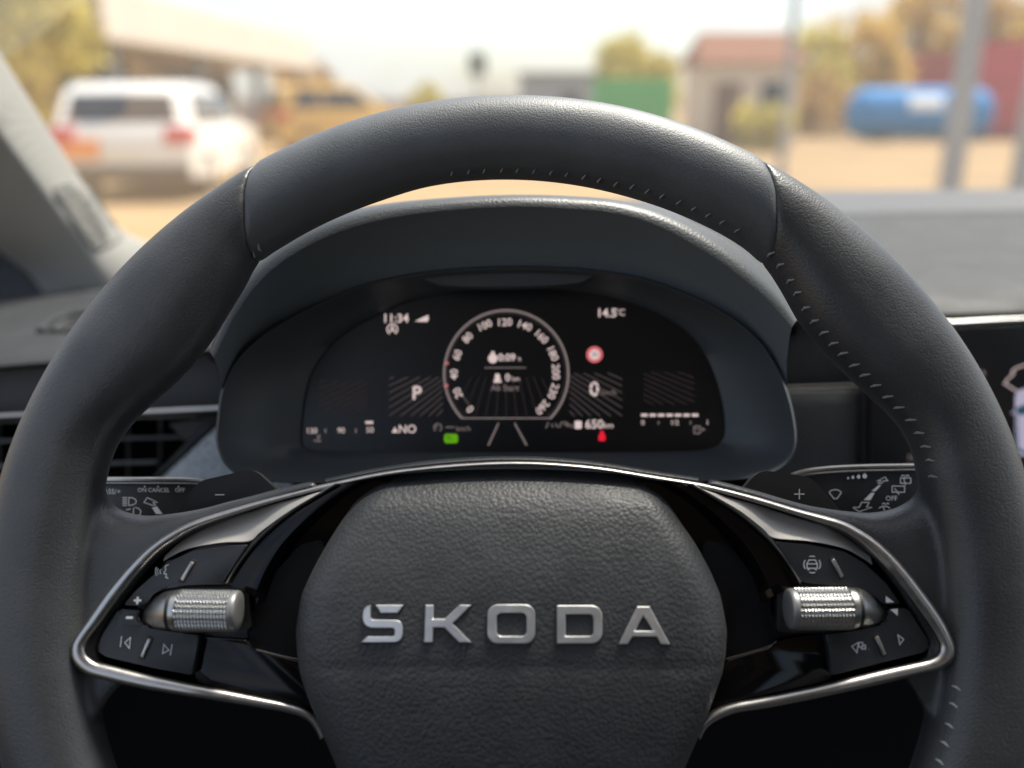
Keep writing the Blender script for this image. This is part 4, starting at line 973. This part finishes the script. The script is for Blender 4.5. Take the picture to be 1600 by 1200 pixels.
# ------------------------------------------------------------------ outside: blurred yard seen through the windscreen
m_white = M('white_paint', (.78, .76, .72), .3, coat=.6); m_yellow = M('yellow_paint', (.72, .42, .08), .35, coat=.4)
m_tyre = M('tyre', (.02, .02, .02), .8); m_rim = M('alloy', (.5, .5, .5), .35, metal=.8); m_win = M('car_glass', (.03, .035, .045), .06); m_tail = M('tail_light', (.55, .02, .03), .25)
m_bump = M('bumper_plastic', (.06, .055, .05), .6); m_plate = M('number_plate', (.75, .72, .6), .4); m_orange = M('orange_reflector', (.85, .28, .06), .4)
def G(px, D, z=0): return Vector(((px-800)/FPX*(D*math.cos(PITCH)+0*D), 0, 0))
def car(name, loc, yaw, L, W_, Hh, paint, label, group=None, orange=False):
    fr = Frame(loc, 0); rt = bpy.data.objects.new(name, None); COL.objects.link(rt); rt.location = loc; rt.rotation_euler = (0, 0, yaw); tag(rt, label, 'car', group)
    # local: +Y forward, X right, origin at rear axle ground middle of the tail
    k = Hh/1.7; prof = [(0.08, .34*k), (0, .62*k), (.04, .98*k), (.12, 1.08*k), (.34, 1.56*k), (.62, 1.68*k), (1.3, 1.70*k), (2.3*L/4.5, 1.66*k), (3.15*L/4.5, 1.10*k), (4.15*L/4.5, .96*k), (L-.04, .78*k), (L, .5*k), (L-.06, .30*k)]
    rows = []
    for s, ins in ((-1, .10), (-.97, .02), (-.9, 0), (0, 0), (.9, 0), (.97, .02), (1, .10)):
        r = []
        for y, z in prof:
            tum = 1-.17*max(0, (z-1.0*k)/(.7*k)); r.append((s*W_/2*tum, y+(ins if y < 1 else -ins), z-(ins*.4 if z > 1.2*k else 0)))
        rows.append(r)
    gridobj('body', rows, paint, rt, closed=True, caps=True, ang=40)
    def quad(nm, pts, mat, off): 
        P = [Vector(p) for p in pts]; nn = (P[1]-P[0]).cross(P[2]-P[0]).normalized(); prism(nm, [p+nn*off for p in P], [p-nn*.03 for p in P], mat, rt, .008)
    w2 = W_/2
    quad('rear_window', [(-w2*.80, .145, 1.13*k), (w2*.80, .145, 1.13*k), (w2*.72, .325, 1.52*k), (-w2*.72, .325, 1.52*k)], m_win, .015)
    for sx in (1, -1):
        def sp(pts):
            P = [(sx*(w2*(1-.17*max(0, (z-1.0*k)/(.7*k)))+.006), y, z) for y, z in pts]; return P if sx > 0 else P[::-1]
        quad('side_window', sp([(.45, 1.12*k), (1.25, 1.12*k), (1.25, 1.54*k), (.62, 1.54*k)]), m_win, .01)
        quad('side_window', sp([(1.33, 1.12*k), (2.85*L/4.5, 1.12*k), (2.3*L/4.5, 1.53*k), (1.33, 1.54*k)]), m_win, .01)
        quad('tail_light', [(sx*w2*.62, -.005, .84*k), (sx*w2*.98, .0, .84*k), (sx*w2*.98, .06, 1.06*k), (sx*w2*.66, .06, 1.06*k)][::(1 if sx > 0 else -1)], m_tail, .03)
        quad('tail_light_side', sp([(.02, .86*k), (.40, .90*k), (.34, 1.04*k), (.06, 1.06*k)]), m_tail, .012)
        for y in (.85, L-.85):
            c = Vector((sx*(w2-.11), y, .33)); tyre = gridobj('wheel', [[c+Vector((sx*x, r_*math.cos(2*math.pi*q/28), r_*math.sin(2*math.pi*q/28))) for q in range(28)] for x, r_ in ((-.1, .2), (-.1, .31), (-.06, .33), (.08, .33), (.12, .31), (.12, .22))], m_tyre, rt, closed=True)
            gridobj('rim', [[c+Vector((sx*x, r_*math.cos(2*math.pi*q/28), r_*math.sin(2*math.pi*q/28))) for q in range(28)] for x, r_ in ((.10, .22), (.11, .17), (.08, .06), (.10, .001))], m_rim, tyre, closed=True)
    quad('bumper', [(-w2*.96, .0, .30*k), (w2*.96, .0, .30*k), (w2*.97, -.02, .52*k), (-w2*.97, -.02, .52*k)], m_bump, .04)
    quad('number_plate', [(-.26, .0, .68*k), (.26, .0, .68*k), (.26, .02, .80*k), (-.26, .02, .80*k)], m_plate, .02)
    if orange: quad('orange_reflector', [(-w2*.92, .0, .62*k), (-w2*.30, .0, .62*k), (-w2*.30, .02, .90*k), (-w2*.92, .02, .90*k)], m_orange, .025)
    return rt
def X(px, D): return (px-800)/FPX*(D*.955+.25)       # sideways metres at forward distance D near the horizon
car('parked_car', Vector((X(192, 12.4), 12.4, 0)), R(3), 4.2, 1.85, 1.58, m_white, 'white car parked left of the rim, seen from its rear corner', orange=True)
car('parked_car', Vector((X(420, 25.5), 25.5, 0)), -R(60), 4.4, 1.8, 1.85, m_yellow, 'yellow car parked behind the white car')
def bx(name, bm, mat, parent=None, bevel=.0, ang=38):
    return bmobj(name, bm, mat, parent, ang=ang)
def root(name, loc, yaw, label, cat, group=None):
    o = bpy.data.objects.new(name, None); COL.objects.link(o); o.location = loc; o.rotation_euler = (0, 0, yaw); return tag(o, label, cat, group)
def cube(name, c, sz, mat, parent):
    bm = bmesh.new(); box(bm, Vector(c), sz); bmesh.ops.bevel(bm, geom=list(bm.edges), offset=min(sz)*.04, segments=2, affect='EDGES'); return bmobj(name, bm, mat, parent)
m_cream = M('cream_wall', (.62, .53, .42), .8, var=.08, var_scale=2); m_canopy = M('canopy_white', (.72, .64, .54), .6, var=.06, var_scale=1)
m_shop = M('shop_glass', (.13, .14, .12), .15); m_brick = M('tile_roof', (.26, .13, .085), .9, spec=.1, var=.2, var_scale=6, bump=('wave', 3, .03))
m_green = M('green_paint', (.10, .42, .12), .5, var=.1, var_scale=3); m_blue = M('blue_paint', (.03, .20, .46), .8, spec=.2, var=.08, var_scale=3); m_redp = M('red_paint', (.50, .06, .07), .5, var=.1, var_scale=2)
m_dred = M('dark_red_paint', (.34, .07, .06), .6, var=.1, var_scale=2); m_steel = M('galvanised', (.30, .31, .32), .5, metal=.3, var=.1, var_scale=5); m_greyw = M('grey_cladding', (.32, .33, .36), .6, var=.06, var_scale=2)
# shop with a deep canopy
a, b = Vector((X(120, 22), 22, 0)), Vector((X(460, 41), 41, 0)); d = b-a; yaw = math.atan2(d.y, d.x); Ls_ = d.length
sh = root('shop_building', a, yaw, 'long low building with pale canopy behind the white car', 'building')
cube('canopy', (Ls_/2, 2.0, 3.35), (Ls_, 6, 1.25), m_canopy, sh); cube('wall', (Ls_/2, 3.6, 1.35), (Ls_-.6, 2.4, 2.68), m_cream, sh)
for i in range(8):
    w_ = cube('window', (1.6+i*(Ls_-3)/7.2, 2.36, 1.45), (2.0, .08, 1.9), m_shop, sh); cube('mullion', (1.6+i*(Ls_-3)/7.2, 2.30, 1.45), (.08, .06, 1.9), m_steel, w_)
for i in range(4): cube('column', (1.0+i*(Ls_-2)/3, -.6, 1.36), (.28, .28, 2.72), m_steel, sh)
# house with tiled roof
hs_ = root('house', Vector((X(1150, 31), 31, 0)), 0, 'small beige house with red-brown tiled roof right of the rim top', 'house')
cube('wall', (0, 0, 1.3), (3.1, 3, 2.6), m_cream, hs_)
v = [(-1.75, -1.75, 2.55), (1.75, -1.75, 2.55), (1.75, 1.75, 2.55), (-1.75, 1.75, 2.55), (-1.4, 0, 3.55), (1.4, 0, 3.55)]
mesh('roof', v, [(0, 1, 5, 4), (2, 3, 4, 5), (1, 2, 5), (3, 0, 4), (3, 2, 1, 0)], m_brick, hs_, smooth=False)
cube('window', (.75, -1.51, 1.55), (.8, .06, .9), m_win, hs_); cube('door', (-.7, -1.51, 1.0), (.85, .06, 1.95), M('brown_door', (.18, .10, .06), .6), hs_)
# containers, shed, tank
def container(name, px, D, wd, ht, dp, mat, label, yaw=0):
    c = root(name, Vector((X(px, D), D, 0)), yaw, label, 'container'); cube('shell', (0, 0, ht/2+.1), (wd, dp, ht), mat, c)
    nr = int(wd/.28)
    for i in range(nr): cube('rib', (-wd/2+.14+i*(wd-.28)/max(1, nr-1), -dp/2-.02, ht/2+.1), (.1, .06, ht*.9), mat, c)
    cube('skid', (0, -dp/2+.1, .06), (wd, .2, .12), m_bump, c)
container('container', 985, 46, 3.7, 2.45, 2.4, m_green, 'green container behind the top right of the rim')
container('container', 1452, 52, 3.7, 3.9, 2.4, m_dred, 'dark red container behind the blue tank')
container('container', 1585, 38, 4.6, 3.55, 2.4, m_redp, 'bright red container at the right edge behind the lamp posts')
shd = root('shed', Vector((X(868, 58), 58, 0)), 0, 'grey shed in the distance just above the rim', 'shed'); cube('wall', (0, 0, 1.5), (4.4, 3, 3.0), m_greyw, shd); cube('roof', (0, 0, 3.12), (4.8, 3.5, .22), m_steel, shd); cube('door', (.8, -1.52, 1.05), (1.2, .06, 2.0), m_bump, shd)
tk = root('storage_tank', Vector((X(1432, 35), 35, 0)), 0, 'blue horizontal storage tank with white label', 'tank')
rr2, hl = .92, 2.05; rows = []
for i in range(25):
    if i < 8: a_ = R(90*(1-i/8)); x = -hl-.62*math.sin(a_); r_ = rr2*math.cos(a_)
    elif i > 16: a_ = R(90*(i-16)/8); x = hl+.62*math.sin(a_); r_ = rr2*math.cos(a_)
    else: x = -hl+2*hl*(i-8)/8; r_ = rr2
    rows.append([(x, max(r_, .001)*math.cos(2*math.pi*q/40), 1.0+max(r_, .001)*math.sin(2*math.pi*q/40)) for q in range(40)])
gridobj('vessel', rows, m_blue, tk, closed=True, caps=True, ang=60)
lab = [[(x, -.94*math.cos(R(a_)), 1.0+.94*math.sin(R(a_))) for a_ in range(8, 44, 5)] for x in (-.75, -.3, .1, .5)]
gridobj('white_label', lab, m_white, tk)
for x in (-1.4, 1.4): cube('saddle', (x, 0, .22), (.3, 1.5, .44), m_bump, tk)
# posts
def post(px, D, r_, h, label, tilt=0):
    p = root('lamp_post', Vector((X(px, D), D, 0)), 0, label, 'post', 'posts along the yard'); tube('shaft', [(0, 0, 0), (0, 0, h*.5), (0, 0, h)], [r_, r_*.92, r_*.8], m_steel, p, 20); tube('foot', [(0, 0, 0), (0, 0, .12)], r_*1.5, m_steel, p, 20); tube('cap', [(0, 0, h), (0, 0, h+.08)], r_*.95, m_steel, p, 20)
post(1222, 17, .075, 6, 'thin grey post left of the golden trees')
post(1487, 12, .15, 7, 'thick grey post in front of the blue tank')
post(1600, 12.5, .17, 2.2, 'thick short grey post at the right edge')
sg = root('road_sign', Vector((X(747, 55), 55, 0)), 0, 'small dark sign on a pole far off above the rim', 'sign'); tube('pole', [(0, 0, 0), (0, 0, 3.6)], .07, m_steel, sg, 10); cube('sign_plate', (0, -.09, 3.6), (1.0, .06, 1.3), M('sign_dark', (.12, .14, .11), .6), sg)
# low wall far off
lw_ = root('low_wall', Vector((X(640, 64), 64, 0)), 0, 'low pinkish wall running along the far side of the yard', 'wall'); cube('wall', (2, 0, .8), (30, .4, 1.6), M('pink_render', (.5, .41, .37), .8, var=.1, var_scale=1), lw_); cube('coping', (2, 0, 1.66), (30.2, .55, .12), m_cream, lw_)

# trees: trunk, limbs, many leaf faces in clumps
def leaf_mat(n, c): return M(n, c, .7, spec=.2, var=.35, var_scale=1.2)
m_bark = M('bark', (.10, .075, .05), .9, bump=('noise', 20, .02))
def tree(name, loc, h, rx, leafm, n, label, low=.25, seed=0, cat='tree', group=None):
    rnd = random.Random(seed); t = root(name, loc, 0, label, cat, group)
    paths = [[(0, 0, 0), (.05, .0, h*.3), (-.05, .05, h*.62)]]
    for k in range(6):
        a = k*1.05+rnd.random(); paths.append([(0, 0, h*(.2+.06*k)), (rx*.3*math.cos(a), rx*.3*math.sin(a), h*(.38+.06*k)), (rx*.65*math.cos(a), rx*.65*math.sin(a), h*(.5+.07*k))])
    for i, p in enumerate(paths): tube('trunk' if i == 0 else 'limb', p, [h*.028, h*.02, h*.008] if i == 0 else [h*.012, h*.008, h*.004], m_bark, t, 8)
    cl = []
    for k in range(46):
        a, b, r_ = rnd.uniform(0, 6.283), rnd.uniform(-1, 1), rnd.uniform(.35, 1)**.6
        q = math.sqrt(1-b*b); zz_ = h*(low+(1-low)*(.5+.5*b*r_)); cl.append((rx*r_*q*math.cos(a), rx*r_*q*math.sin(a), zz_, rnd.uniform(.14, .3)*rx))
    v, f = [], []; s = .05*rx+.06
    for k in range(n):
        c = rnd.choice(cl); g = [rnd.gauss(0, .55) for _ in range(3)]; p = Vector((c[0]+g[0]*c[3], c[1]+g[1]*c[3], max(.1, c[2]+g[2]*c[3])))
        u = Vector((rnd.uniform(-1, 1), rnd.uniform(-1, 1), rnd.uniform(-1, 1))).normalized(); w_ = u.orthogonal().normalized(); b = len(v)
        v += [p-u*s, p+w_*s*.55, p+u*s, p-w_*s*.55]; f.append((b, b+1, b+2, b+3))
    mesh('crown', v, f, leafm, t, smooth=False, recalc=False); return t
lm_y = leaf_mat('leaf_yellow', (.52, .42, .07)); lm_g = leaf_mat('leaf_gold', (.56, .36, .06)); lm_o = leaf_mat('leaf_ochre', (.46, .27, .07))
tree('broadleaf_tree', Vector((X(35, 19.5), 19.5, 0)), 5.4, 1.75, lm_y, 6200, 'yellow tree above the grey pillar at the left edge', .18, 1)
tree('broadleaf_tree', Vector((X(985, 62), 62, 0)), 5.2, 3.4, lm_y, 4200, 'yellow-green tree behind the green container', .1, 2)
for i, (px, D, h, r_, lm, lb) in enumerate([(1262, 44, 4.9, 1.9, lm_y, 'yellow bushy tree right beside the thin grey post'), (1330, 47, 5.6, 2.4, lm_g, 'golden tree above the left end of the blue tank'), (1420, 58, 8.2, 3.4, lm_g, 'tall golden tree behind the dark red container'),
        (1530, 56, 8.0, 3.2, lm_o, 'ochre tree behind the thick post'), (1640, 54, 8.6, 3.4, lm_g, 'golden tree behind the bright red container')]):
    tree('golden_tree', Vector((X(px, D), D, 0)), h, r_, lm, 4600, lb, .02, 10+i, 'tree', 'autumn trees on the right')
for i, (px, D, h, r_, lm, lb) in enumerate([(1195, 27, 1.3, .9, lm_y, 'low yellow shrub in front of the house'), (1275, 40, 2.6, 1.5, lm_o, 'low ochre shrub left of the blue tank'), (665, 60, 2.6, 1.4, lm_y, 'small yellow shrub far off left of the sign'), (480, 44, 3.4, 1.6, lm_o, 'ochre shrub behind the yellow car')]):
    tree('garden_shrub', Vector((X(px, D), D, 0)), h, r_, lm, 1800, lb, .02, 30+i, 'shrub')
